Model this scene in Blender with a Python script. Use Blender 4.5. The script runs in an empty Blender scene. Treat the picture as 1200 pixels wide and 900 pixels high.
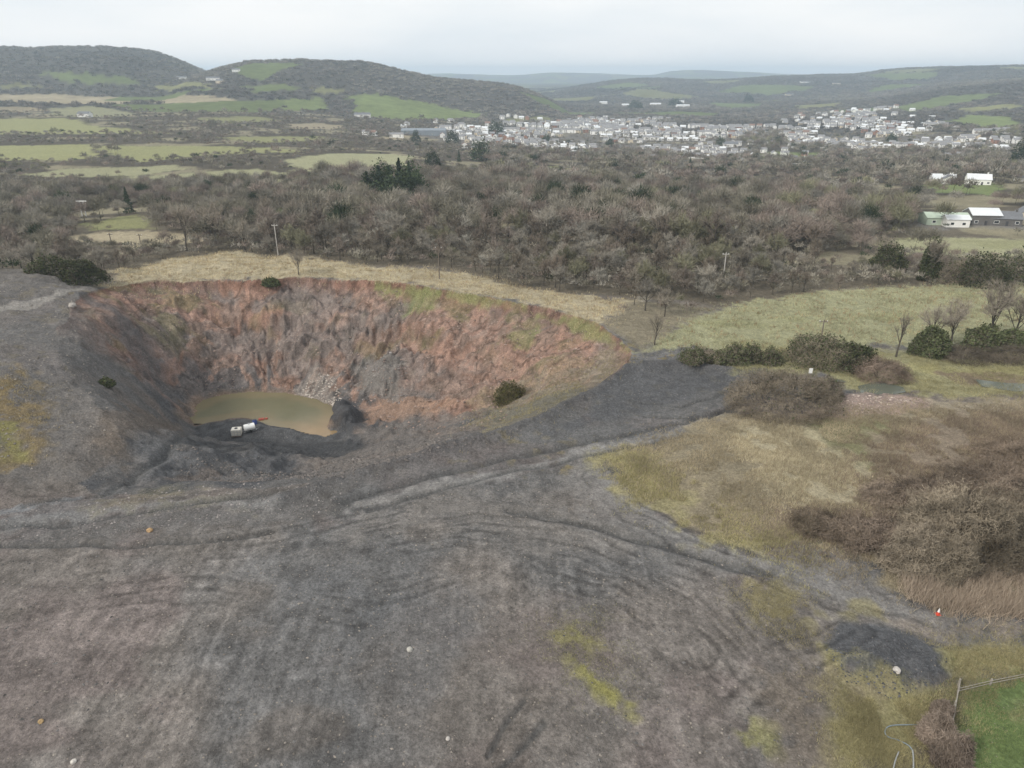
import bpy, math, random
import numpy as np

# ------------------------------------------------------------------ camera, sky, sun, exposure
S = bpy.context.scene
COL = S.collection
CAM_H, PITCH, FPX = 50.0, math.radians(23.6), 830.0      # drone 50 m above the spoil plateau
cam_d = bpy.data.cameras.new('camera'); cam_d.sensor_width = 36; cam_d.lens = FPX/1200*36
cam_d.clip_start = 0.5; cam_d.clip_end = 40000
cam = bpy.data.objects.new('camera', cam_d); COL.objects.link(cam)
cam.location = (0, 0, CAM_H); cam.rotation_euler = (math.pi/2-PITCH, 0, 0)
S.camera = cam

SUN_EL, SUN_AZ = math.radians(38), math.radians(232)      # azimuth clockwise from +Y: behind and left of the camera
w = bpy.data.worlds.new('World'); S.world = w; w.use_nodes = True
nt = w.node_tree; nt.nodes.clear()
N = nt.nodes.new; L = nt.links.new
out = N('ShaderNodeOutputWorld')
sky = N('ShaderNodeTexSky'); sky.sky_type = 'NISHITA'; sky.sun_disc = False
sky.sun_elevation = SUN_EL; sky.sun_rotation = SUN_AZ; sky.air_density = 1.5; sky.dust_density = 4; sky.ozone_density = 1
bg1 = N('ShaderNodeBackground'); bg1.inputs['Strength'].default_value = 0.06
L(sky.outputs[0], bg1.inputs['Color'])
tc = N('ShaderNodeTexCoord'); mp = N('ShaderNodeMapping'); mp.inputs['Scale'].default_value = (1.2, 1.2, 6)
L(tc.outputs['Generated'], mp.inputs['Vector'])
cn = N('ShaderNodeTexNoise'); cn.inputs['Scale'].default_value = 2.2; cn.inputs['Detail'].default_value = 5; cn.inputs['Roughness'].default_value = 0.5
L(mp.outputs[0], cn.inputs['Vector'])
cr = N('ShaderNodeValToRGB')
cr.color_ramp.elements[0].position = 0.34; cr.color_ramp.elements[0].color = (0.84, 0.885, 0.92, 1)
cr.color_ramp.elements[1].position = 0.62; cr.color_ramp.elements[1].color = (1.0, 1.0, 0.995, 1)
L(cn.outputs['Fac'], cr.inputs['Fac'])
bg2 = N('ShaderNodeBackground'); bg2.inputs['Strength'].default_value = 0.62
L(cr.outputs[0], bg2.inputs['Color'])
mx = N('ShaderNodeMixShader'); mx.inputs[0].default_value = 0.90
L(bg1.outputs[0], mx.inputs[1]); L(bg2.outputs[0], mx.inputs[2]); L(mx.outputs[0], out.inputs['Surface'])

sd = bpy.data.lights.new('sun', 'SUN'); sd.energy = 1.5; sd.angle = math.radians(10); sd.color = (1, 0.95, 0.87)
so = bpy.data.objects.new('sun', sd); COL.objects.link(so)
so.rotation_euler = (math.pi/2-SUN_EL, 0, -SUN_AZ+math.pi)
so.location = (0, 0, 300)
S.view_settings.view_transform = 'Standard'; S.view_settings.look = 'None'
S.view_settings.exposure = 0.88; S.view_settings.gamma = 1; S.view_settings.use_curve_mapping = False
S.cycles.max_bounces = 5; S.cycles.diffuse_bounces = 3; S.cycles.volume_bounces = 2; S.cycles.use_denoising = True

# ------------------------------------------------------------------ helpers
rng = np.random.default_rng(7); random.seed(7)

def _h(ix, iy, seed):
    a = (ix.astype(np.int64)*374761393 + iy.astype(np.int64)*668265263 + seed*974634299) & 0xffffffff
    a = ((a ^ (a >> 13))*1274126177) & 0xffffffff
    a = ((a ^ (a >> 16))*2246822519) & 0xffffffff
    return ((a ^ (a >> 15)) & 0xffffff)/float(0xffffff)

def vnoise(x, y, seed=0):
    x = np.asarray(x, float); y = np.asarray(y, float)
    ix = np.floor(x); iy = np.floor(y); fx = x-ix; fy = y-iy
    fx = fx*fx*(3-2*fx); fy = fy*fy*(3-2*fy)
    a = _h(ix, iy, seed); b = _h(ix+1, iy, seed); c = _h(ix, iy+1, seed); d = _h(ix+1, iy+1, seed)
    return (a+(b-a)*fx)*(1-fy) + (c+(d-c)*fx)*fy

def fbm(x, y, seed=0, oct=4, gain=0.5):
    t = 0; amp = 1; tot = 0
    for k in range(oct):
        t = t + amp*vnoise(x*2**k+17.3*k, y*2**k-9.1*k, seed+k); tot += amp; amp *= gain
    return t/tot

def sstep(a, b, x):
    t = np.clip((x-a)/(b-a), 0, 1); return t*t*(3-2*t)

def seg_dist(px, py, pts, closed=True):
    d = np.full(px.shape, 1e18); n = len(pts)
    for i in range(n if closed else n-1):
        ax, ay = pts[i][:2]; bx, by = pts[(i+1) % n][:2]
        dx, dy = bx-ax, by-ay; l2 = dx*dx+dy*dy+1e-12
        t = np.clip(((px-ax)*dx+(py-ay)*dy)/l2, 0, 1)
        d = np.minimum(d, (px-ax-t*dx)**2+(py-ay-t*dy)**2)
    return np.sqrt(d)

def inside(px, py, pts):
    r = np.zeros(px.shape, bool); n = len(pts)
    for i in range(n):
        ax, ay = pts[i][:2]; bx, by = pts[(i+1) % n][:2]
        if ay == by: continue
        c = ((ay > py) != (by > py)) & (px < (bx-ax)*(py-ay)/(by-ay)+ax)
        r ^= c
    return r

def sdist(px, py, pts, margin):
    """signed distance to a closed outline, positive inside; -margin where farther away than that"""
    P = np.array([p[:2] for p in pts])
    res = np.full(px.shape, -float(margin))
    m = (px > P[:, 0].min()-margin) & (px < P[:, 0].max()+margin) & (py > P[:, 1].min()-margin) & (py < P[:, 1].max()+margin)
    if m.any():
        x, y = px[m], py[m]
        d = seg_dist(x, y, pts); i = inside(x, y, pts)
        res[m] = np.where(i, d, -d)
    return res

CP, SP = math.cos(PITCH), math.sin(PITCH)
def ray(u, v):
    r = (u-600)/FPX; t = (450-v)/FPX
    x, y, z = r, CP+t*SP, -SP+t*CP
    h = math.hypot(x, y)
    return math.atan2(x, y), -z/h           # azimuth, tangent of the depression
def at_z(u, v, z):
    a, t = ray(u, v); r = (CAM_H-z)/t
    return (r*math.sin(a), r*math.cos(a), z)

# ------------------------------------------------------------------ terrain: plateau, pit, valley, hills
# near ground: thin plate spline through levelled points
CTRL = [(-200, 900, 0), (0, 900, 0), (300, 900, 0), (600, 900, -.2), (900, 900, -.6), (1100, 900, -2), (1300, 900, -3),
 (0, 760, .3), (300, 760, .5), (600, 760, .5), (900, 760, -.2), (1200, 820, -2.6), (1100, 830, -2.2), (1200, 740, -1.2), (1050, 720, -.7),
 (0, 640, .2), (300, 640, .2), (600, 640, .3), (800, 640, 0), (950, 660, -.3), (1200, 660, -1), (1050, 600, -.2), (880, 560, 1.2), (1050, 530, .8), (1200, 530, .2),
 (0, 590, -.8), (-150, 600, -.5), (120, 578, -1.8), (200, 575, -1.2), (300, 572, -.4), (400, 564, 0), (480, 540, .2), (560, 518, .3), (640, 490, .3), (700, 458, .3), (737, 430, .6), (745, 413, 1),
 (800, 470, 0), (860, 440, 0), (780, 500, 0), (640, 545, 0), (930, 490, .4), (1000, 470, -.2), (1100, 470, -.3), (1200, 460, -.5), (1040, 450, -.8), (1150, 445, -.7), (1320, 470, -.5),
 (900, 425, .2), (1000, 410, .2), (1100, 405, 0), (1200, 400, 0), (1300, 400, 0), (840, 400, .6), (1000, 370, 0), (1100, 350, 0), (1200, 345, 0), (1320, 345, 0), (780, 385, 1.2),
 (700, 379, 1.9), (640, 361, 2), (550, 344, 2), (450, 329, 2), (350, 325, 2), (250, 328, 2.4), (180, 331, 3), (130, 335, 4), (95, 347, 5),
 (700, 350, 1.2), (600, 330, 1.3), (500, 312, 1.3), (400, 308, 1.4), (300, 305, 1.6), (200, 310, 2.4),
 (60, 325, 7), (0, 314, 8), (-120, 310, 8), (0, 360, 6.2), (60, 350, 6), (108, 380, 4.6), (135, 420, 2.6), (60, 420, 5), (0, 440, 5.5), (-150, 430, 6), (150, 462, .8), (60, 480, 2.6), (0, 500, 2.8), (-150, 500, 3),
 (160, 500, -1), (100, 530, -.4), (30, 550, .2), (120, 555, -2.4), (155, 535, -2.8), (0, 280, 2), (100, 290, 2)]
cx = np.array([at_z(*c) for c in CTRL])
def tps_fit(P, lam=4.0):
    n = len(P); d = np.hypot(P[:, None, 0]-P[None, :, 0], P[:, None, 1]-P[None, :, 1])/100
    K = np.where(d > 0, d*d*np.log(d+1e-12), 0)+lam*1e-4*np.eye(n)
    A = np.zeros((n+3, n+3)); A[:n, :n] = K; A[:n, n] = A[n, :n] = 1; A[:n, n+1:n+3] = P[:, :2]/100; A[n+1:n+3, :n] = P[:, :2].T/100
    return np.linalg.solve(A, np.concatenate([P[:, 2], np.zeros(3)]))
TW = tps_fit(cx)
def tps(x, y):
    z = TW[-3]+TW[-2]*x/100+TW[-1]*y/100
    for (px, py, _), q in zip(cx, TW[:-3]):
        d2 = ((x-px)**2+(y-py)**2)/1e4
        z = z+q*0.5*d2*np.log(d2+1e-12)
    return z

# grid in polar rows about the plateau point under the drone
az_d = np.linspace(-50, 50, 1050)
az = np.radians(np.concatenate([np.linspace(-180, -50, 70)[:-1], az_d, np.linspace(50, 180, 70)[1:]]))
rr = np.concatenate([np.geomspace(0.5, 34, 30)[:-1], np.arange(34, 60, .2), np.arange(60, 120, .23), np.arange(120, 215, .28), np.geomspace(215, 1300, 190)[:-1], np.geomspace(1300, 5200, 150)[:-1], np.geomspace(5200, 11000, 60)])
A, R = np.meshgrid(az, rr); X, Y = R*np.sin(A), R*np.cos(A)
NR, NA = A.shape

def pchip(xs, ys, x):
    xs = np.array(xs, float); ys = np.array(ys, float); h = np.diff(xs); s = np.diff(ys)/h
    m = np.zeros(len(xs)); m[0] = s[0]; m[-1] = s[-1]
    for i in range(1, len(xs)-1):
        if s[i-1]*s[i] > 0: m[i] = 2*s[i-1]*s[i]/(s[i-1]+s[i])
    x = np.clip(x, xs[0], xs[-1]); k = np.clip(np.searchsorted(xs, x)-1, 0, len(h)-1)
    t = (x-xs[k])/h[k]
    return ys[k]*(1+2*t)*(1-t)**2 + m[k]*h[k]*t*(1-t)**2 + ys[k+1]*t*t*(3-2*t) + m[k+1]*h[k]*t*t*(t-1)

VAL = {   # valley profile: metres out -> height, column by column
 -150: [(200, 3), (300, -1), (450, -9), (700, -9), (1000, -6), (1500, 8), (2000, 10), (3000, 0), (6000, -20), (11000, -40)],
 250: [(200, 1.5), (300, -2), (450, -9), (700, -10), (1000, -9), (1500, 4), (2000, 6), (3000, -10), (6000, -20), (11000, -40)],
 470: [(200, 1), (300, -3), (450, -11), (700, -18), (1000, -24), (1500, -16), (2000, -10), (3000, -30), (6000, -20), (11000, -40)],
 650: [(200, .5), (300, -4), (450, -14), (700, -27), (1000, -37), (1500, -38), (2000, -40), (3000, -40), (6000, -20), (11000, -40)],
 850: [(200, 0), (300, -5), (450, -16), (700, -29), (1000, -40), (1500, -40), (2000, -40), (3000, -40), (6000, -20), (11000, -40)],
 1000: [(200, 0), (300, -5), (450, -14), (700, -27), (1000, -38), (1500, -33), (2000, -26), (3000, -20), (6000, -20), (11000, -40)],
 1150: [(200, 0), (300, -6), (450, -10), (700, -21), (1000, -30), (1500, -20), (2000, -6), (3000, 0), (6000, -20), (11000, -40)],
 1320: [(200, 0), (300, -6), (450, -9), (700, -18), (1000, -26), (1500, -8), (2000, 6), (3000, 5), (6000, -20), (11000, -40)]}
lr = np.log(np.maximum(R, 150))
cols = sorted(VAL); caz = np.array([ray(u, 150)[0] for u in cols])
colz = np.stack([pchip([math.log(r) for r, _ in VAL[u]], [z for _, z in VAL[u]], np.log(np.maximum(rr, 150))) for u in cols], 1)   # NR x cols
zv = np.stack([pchip(caz, colz[i], az) for i in range(NR)], 0)

def ridge(z, sil, rd, wf, wb, rough=6, seed=1):
    sa = [ray(u, v)[0] for u, v in sil]; sz = [CAM_H-rd*ray(u, v)[1] for u, v in sil]
    top = pchip(sa, sz, az)[None, :]+rough*(fbm(A[:1]*40, A[:1]*0, seed, 3)-.5)
    d = R-rd
    g = np.where(d < 0, sstep(-wf, 0, d), 1-sstep(0, wb, d))
    g = g**0.9
    warp = (fbm(X/260, Y/260, seed+9, 4)-.5)*60*np.sin(np.pi*np.clip(g, 0, 1))
    lift = np.maximum(top-z, 0)
    lim = sstep(sa[0]-.02, sa[0]+.02, az)[None, :]*(1-sstep(sa[-1]-.02, sa[-1]+.02, az)[None, :])
    return z+lift*g*lim+warp*lim*np.clip(lift/100, 0, 1)
zf = ridge(zv, [(-500, 60), (-150, 56), (0, 56), (60, 55), (120, 55), (180, 60), (205, 69), (230, 80), (250, 87), (270, 92), (330, 110)], 2500, 900, 900, 4, 11)
zf = ridge(zf, [(200, 100), (235, 88), (265, 79), (300, 72), (350, 71), (390, 72), (425, 74), (470, 83), (520, 93), (560, 96), (600, 102), (640, 117), (668, 132), (690, 145)], 2000, 620, 700, 3, 21)
zf = ridge(zf, [(860, 132), (900, 127), (940, 122), (1000, 118), (1060, 110), (1130, 100), (1200, 94), (1320, 86), (1700, 70)], 2700, 800, 700, 4, 31)
zf = ridge(zf, [(560, 112), (640, 106), (700, 97), (760, 92), (830, 94), (900, 90), (960, 88), (1000, 87), (1040, 82), (1100, 79), (1150, 78), (1300, 76), (1700, 76)], 4100, 1500, 900, 5, 41)
zf = ridge(zf, [(300, 100), (480, 88), (520, 86), (560, 87), (600, 88), (650, 85), (700, 86), (760, 88), (790, 83), (815, 82), (870, 84), (930, 87), (1000, 89), (1200, 88), (1400, 90)], 9000, 2200, 1500, 6, 51)
zf += (fbm(X/90, Y/90, 5, 3)-.5)*4*sstep(240, 500, R)

near = R < 260
zn = np.zeros_like(R); zn[near] = tps(X[near], Y[near])
# past the levelled points behind the drone the plateau runs on level
zn = zn*sstep(15, 45, R*np.cos(A)+12)
B = zn*(1-sstep(188, 250, R))+zf*sstep(188, 250, R)
def Bz(x, y):
    return tps(np.asarray(x, float), np.asarray(y, float))

# pit
FLOOR = -18.0
RIM = [(95, 348, 5), (112, 342, 4.6), (130, 336, 4), (180, 331, 3), (250, 328, 2.4), (350, 325, 2), (450, 329, 2), (550, 344, 2), (640, 361, 2), (700, 379, 1.9), (742, 411, 1),
       (737, 430, .6), (700, 458, .3), (640, 490, .3), (560, 518, .3), (480, 540, .2), (400, 564, 0), (300, 573, -.4), (200, 575, -1.2), (120, 572, -1.8), (90, 565, -1.6), (135, 540, -2.8), (150, 518, -1.2), (122, 490, .6), (95, 462, 2.4), (72, 425, 4.6), (66, 385, 5.6), (82, 360, 5.4)]
RIMW = [at_z(*p) for p in RIM]
FLO = [(225, 490), (232, 478), (245, 466), (275, 460), (330, 460), (375, 466), (402, 474), (425, 488), (445, 500), (430, 514), (390, 519), (330, 521), (260, 520), (228, 508)]
FLOW = [at_z(u, v, FLOOR) for u, v in FLO]
POND = [(222, 492), (226, 484), (243, 470), (262, 465), (290, 462), (330, 463), (365, 470), (383, 478), (387, 490), (396, 504), (382, 508), (362, 505), (345, 499), (322, 497), (310, 492), (295, 487), (275, 487), (262, 490), (240, 494)]
PONDW = [at_z(u, v, FLOOR) for u, v in POND]
box = (R > 60) & (R < 230) & (np.abs(A) < .8)
bx, by = X[box], Y[box]
wx = (fbm(bx/9, by/9, 61, 4)-.5)*9; wy = (fbm(bx/9, by/9, 67, 4)-.5)*9
fine = (fbm(bx/2.2, by/2.2, 62, 3)-.5)*1.6
sd_rim = sdist(bx+wx*.35+fine*.3, by+wy*.35+fine*.3, RIMW, 60)
sd_flo = sdist(bx+wx*.5, by+wy*.5, FLOW, 200)
inr = sd_rim > 0
t = np.where(sd_flo > 0, 1, np.clip(sd_rim, 0, None)/(np.clip(sd_rim, 0, None)+np.clip(-sd_flo, 0.001, None)))
pcx = np.mean([p[0] for p in FLOW]); pcy = np.mean([p[1] for p in FLOW])
ang = np.arctan2(bx-pcx, by-pcy)                       # 0 = far side of the pit
farw = sstep(-.22, .22, np.cos(ang*.85)+(fbm(bx/10, by/10, 73, 3)-.5)*.3)             # 1 on the quarried face, 0 on the tipped side
tt = np.clip(t+(fbm(bx/9, by/9, 71, 4)-.5)*.26*np.sin(np.pi*t), 0, 1)
f_far = np.interp(tt, [0, .035, .10, .30, .36, .55, .80, 1], [0, .10, .20, .40, .52, .70, .88, 1])
f_near = np.interp(tt, [0, .06, .3, .7, 1], [0, .02, .26, .72, 1])
lw = sstep(.45, .95, -np.sin(ang))*.9; f_left = np.interp(tt, [0, .15, .4, .7, 1], [0, .04, .24, .66, 1])
f = f_near*(1-farw)+f_far*farw; f = f*(1-lw)+f_left*lw
base = B[box]
zb = base+(FLOOR-.6-base)*f
gl = np.sin(np.pi*np.clip(t, 0, 1))**.7*inr
angw = ang+(fbm(bx/8, by/8, 82, 3)-.5)*.4; g1 = fbm(angw*8, t*1.6, 81, 4); g2 = fbm(angw*24, t*3+3, 85, 3)
zb += gl*farw*(-(np.abs(g1-.5)*2)**.8*3.4*np.where(bx > pcx+28, .55, 1)+1.15+(g2-.5)*1.3)
zb += gl*((fbm(bx/5, by/5, 88, 4)-.5)*1.9*np.where(bx > pcx+28, .6, 1)+(fbm(bx/.9, by/.9, 89, 3)-.5)*.7)
rdg = 1-np.abs(fbm(bx/4.5, by/4.5, 87, 4)*2-1)*2.2; zb += gl*farw*np.clip(rdg, -.5, 1)*.55
bed = np.sin((zb+1.5*fbm(bx/12, by/12, 86, 3))*2.6); zb += gl*farw*bed*.14
# spoil platform in the pit floor and the pond bed
sp = sdist(bx, by, PONDW, 30)
flr = (sd_flo > -6)
pl = sstep(-.5, 3.0, -sp)*sstep(-3, 4, sd_flo)
zb = zb+pl*(1.25+.9*(fbm(bx/2.5, by/2.5, 91, 4)-.5))*inr
zb = np.where((sp > -1) & inr, np.minimum(zb, FLOOR+.40-sstep(-1.2, 1.4, sp+(fbm(bx/2.2, by/2.2, 93, 3)-.5)*3.0)*.95), zb)
zfull = np.where(inr, zb, base)
# the grass lip above the face
B[box] = zfull
pit_t = np.zeros_like(R); pit_t[box] = np.where(inr, np.clip(t, 1e-4, 1), 0)
pit_far = np.zeros_like(R); pit_far[box] = farw*inr
pit_ang = np.zeros_like(R); pit_ang[box] = ang
pit_sd = np.full_like(R, -60.); pit_sd[box] = sd_rim
pit_sp = np.full_like(R, -30.); pit_sp[box] = sp

Hh = B
def hit(u, v):
    """where a sight line through the photograph meets the terrain"""
    a, tn = ray(u, v)
    k = int(np.clip(np.searchsorted(az, a), 1, NA-1)); k = k if abs(az[k]-a) < abs(az[k-1]-a) else k-1
    d = Hh[:, k]-(CAM_H-rr*tn)
    c = np.nonzero(d[25:] >= 0)[0]
    if len(c) == 0: r = rr[-20]
    else:
        i = c[0]+25; q = d[i-1]/(d[i-1]-d[i]) if d[i] != d[i-1] else 0
        r = rr[i-1]+(rr[i]-rr[i-1])*min(max(q, 0), 1)
    return (r*math.sin(a), r*math.cos(a), CAM_H-r*tn)
def poly(*uv): return [hit(u, v) for u, v in uv]
def gz(x, y, G=None):
    """grid value under world points"""
    G = Hh if G is None else G
    x = np.atleast_1d(np.asarray(x, float)); y = np.atleast_1d(np.asarray(y, float))
    r = np.hypot(x, y); a = np.arctan2(x, y)
    i = np.clip(np.searchsorted(rr, r)-1, 0, NR-2); j = np.clip(np.searchsorted(az, a)-1, 0, NA-2)
    fi = np.clip((r-rr[i])/(rr[i+1]-rr[i]), 0, 1); fj = np.clip((a-az[j])/(az[j+1]-az[j]), 0, 1)
    return (G[i, j]*(1-fj)+G[i, j+1]*fj)*(1-fi)+(G[i+1, j]*(1-fj)+G[i+1, j+1]*fj)*fi

# relief on the plateau: a dumped heap, a windrow along the pit edge, ruts and rough tipping
HEAP = poly((962, 760), (980, 748), (1020, 742), (1070, 752), (1112, 770), (1112, 790), (1085, 812), (1045, 822), (1010, 815), (975, 792))
BERM = poly((330, 588), (400, 566), (480, 541), (560, 519), (640, 491), (700, 459), (735, 432), (790, 428), (855, 436))
RUTS = [(poly((0, 640), (150, 642), (260, 632), (320, 622)), .45, .35), (poly((400, 590), (520, 556), (640, 528), (760, 505), (860, 480)), .5, .3), (poly((430, 600), (560, 563), (680, 536), (800, 512)), .4, .2),
        (poly((600, 600), (680, 615), (760, 637), (850, 660), (900, 672)), .7, .35), (poly((575, 882), (617, 825)), .25, .2), (poly((640, 850), (590, 900)), .25, .15),
        (poly((0, 622), (120, 606), (240, 590), (340, 575)), .5, .25), (poly((30, 598), (120, 580), (190, 540), (225, 515)), .6, .25),
        (poly((740, 470), (800, 478), (850, 462)), .4, .2), (poly((760, 488), (830, 490), (870, 470)), .4, .2)]
nz = (R > 28) & (R < 260) & (np.abs(A) < .87)
nx, ny = X[nz], Y[nz]; dz = np.zeros(nx.shape)
hs = sdist(nx+(fbm(nx/3, ny/3, 5, 3)-.5)*3, ny+(fbm(nx/3, ny/3, 6, 3)-.5)*3, HEAP, 20)
dz += sstep(-1.2, 4.5, hs)*(1.9+1.5*(fbm(nx/2.2, ny/2.2, 7, 4)-.5))
for (u_, v_, rad_, hh_) in ((446, 448, 6.5, 3.2), (404, 492, 4.5, 3.0), (398, 476, 2.5, 1.8), (470, 494, 7, 1.6), (430, 512, 7, 1.5), (350, 545, 8, 1.2), (520, 520, 6, 1.0), (250, 545, 6, 1.0)):
    q_ = hit(u_, v_); e_ = np.hypot(nx-q_[0], ny-q_[1])+(fbm(nx/2.5, ny/2.5, 33, 3)-.5)*rad_*.8; dz += hh_*sstep(rad_, rad_*.25, e_)
bd = seg_dist(nx, ny, BERM, False)
dz += np.exp(-(bd/1.5)**2)*(.5+1.0*fbm(nx/2, ny/2, 8, 4))
for pl_, wd, dp in RUTS:
    d = seg_dist(nx+(fbm(nx/5, ny/5, 9, 2)-.5)*1.5, ny+(fbm(nx/5, ny/5, 10, 2)-.5)*1.5, pl_, False)
    dz += -dp*np.exp(-(d/wd)**2)+dp*.6*np.exp(-((d-2*wd)/wd)**2)
isout = pit_sd[nz] < 0
dz += ((fbm(nx/3.2, ny/3.2, 12, 4)-.5)*.35+(fbm(nx/.8, ny/.8, 13, 3)-.5)*.16)*(.4+.9*fbm(nx/18, ny/18, 14, 3))
left_m = sstep(-25, -55, nx)*sstep(75, 95, np.hypot(nx, ny))*(1-sstep(.45, .75, pit_t[nz]))*(1-pit_far[nz]*(pit_t[nz] > 0))
dz += left_m*((fbm(nx/9, ny/9, 15, 4)-.5)*2.2+(fbm(nx/2.5, ny/2.5, 16, 3)-.5)*.5)
bn = fbm(nx/30+.5, ny/7, 18, 4); dz += left_m*(np.abs(bn-.5)*-3.0+.5)
dz += sstep(15, 25, nx)*sstep(70, 80, np.hypot(nx, ny))*(fbm(nx/6, ny/6, 17, 4)-.5)*.9*isout
Hh[nz] += dz

# ------------------------------------------------------------------ ground colours (albedo by ground cover, with some shade painted on the pit face)
C3 = lambda *c: np.array(c, float)
col = np.zeros((NR, NA, 3))
n25 = fbm(X/25, Y/25, 101, 4); n6 = fbm(X/6, Y/6, 103, 4); n15 = fbm(X/1.5, Y/1.5, 105, 3); n60 = fbm(X/60, Y/60, 107, 4)
nstr = fbm(X/1.1, Y/14, 109, 3)
def mix(a, b, m):
    m = np.asarray(m)[..., None]; return a*(1-m)+b*m
# spoil
col[:] = C3(.170, .153, .139)
col = mix(col, C3(.132, .128, .125), sstep(.44, .62, n25))
col = mix(col, C3(.172, .145, .135), sstep(.50, .66, fbm(X/14, Y/11, 111, 4))*.8)
col = mix(col, C3(.135, .118, .104), sstep(.56, .72, fbm(X/9, Y/7, 112, 4))*.55)
nf = fbm(X/.45, Y/.45, 108, 2)
col *= (.62+.76*n15)[..., None]*(.84+.32*n6)[..., None]*(.75+.5*nf)[..., None]
col *= (1+(nstr-.5)*.5*sstep(.45, .62, n60+.05)*sstep(100, 70, R))[..., None]
stk = fbm(X/.55+3*fbm(X/6, Y/20, 117, 2), Y/11, 116, 3); stm = sstep(105, 60, R)*sstep(.46, .62, fbm(X/16, Y/16, 118, 3))
col *= (1+(stk-.5)*.68*stm)[..., None]
mo = sstep(.60, .70, fbm(X/1.8, Y/1.4, 113, 4)*.75+fbm(X/12, Y/8, 114, 3)*.25)*sstep(.47, .60, fbm(X/30, Y/30, 115, 3))
col = mix(col, C3(.19, .155, .08), mo*.75)

# past the pit: rough woodland floor by default
wood_floor = C3(.130, .112, .084)*(.75+.5*n6)[..., None]*(1-.38*sstep(380, 480, R))[..., None]
WOODP = poly((128, 318), (190, 304), (265, 294), (300, 298), (345, 299), (385, 306), (420, 312), (500, 313), (560, 322), (640, 343), (745, 350), (835, 361), (930, 347), (1020, 337), (1155, 333), (1320, 330), (1320, 240), (1000, 230), (600, 230), (128, 240))
wps = sdist(X+(n25-.5)*10, Y+(n25-.5)*10, WOODP, 30)
wl = np.maximum(sstep(190, 204, R+(n25-.5)*20), sstep(-3, 2, wps))
col = mix(col, wood_floor, wl)

wood = np.where((R > 206) | (wps > 1), 1.0, 0.0)          # where trees may stand
wood[pit_sd > -4] = 0
PX = (fbm(X/12, Y/12, 121, 3)-.5); PY = (fbm(X/12, Y/12, 123, 3)-.5)
def paint(pl_, c, feather=1.0, warp=6.0, amount=1.0, nowood=False, tone=.25, only=None, patchy=False):
    global col
    P = np.array([p[:2] for p in pl_]); mg = feather*2+warp+2
    m = (X > P[:, 0].min()-mg) & (X < P[:, 0].max()+mg) & (Y > P[:, 1].min()-mg) & (Y < P[:, 1].max()+mg)
    if only is not None: m &= only
    if not m.any(): return
    s = sdist(X[m]+PX[m]*warp*2, Y[m]+PY[m]*warp*2, pl_, mg)
    s = s+(n15[m]-.5)*3.2*min(feather, 2.2)+(n6[m]-.5)*2.0*min(feather, 2.2)
    k = sstep(-feather, feather, s)*amount
    if patchy: k = k*sstep(.36, .52, n15[m]*.6+n6[m]*.4+np.clip(s, -2, 3)*.03)
    cc = np.asarray(c)*(1-tone+2*tone*(n6[m]*.5+n15[m]*.5))[:, None]
    col[m] = col[m]*(1-k[:, None])+cc*k[:, None]
    if nowood:
        ww = wood[m]; ww[s > -1.5] = 0; wood[m] = ww

out_ = pit_sd < .0
GRASS_TAN, GRASS_PALE, GRASS_GRN, GRASS_OLV = C3(.33, .285, .195), C3(.285, .28, .17), C3(.145, .175, .072), C3(.215, .215, .105)
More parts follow.
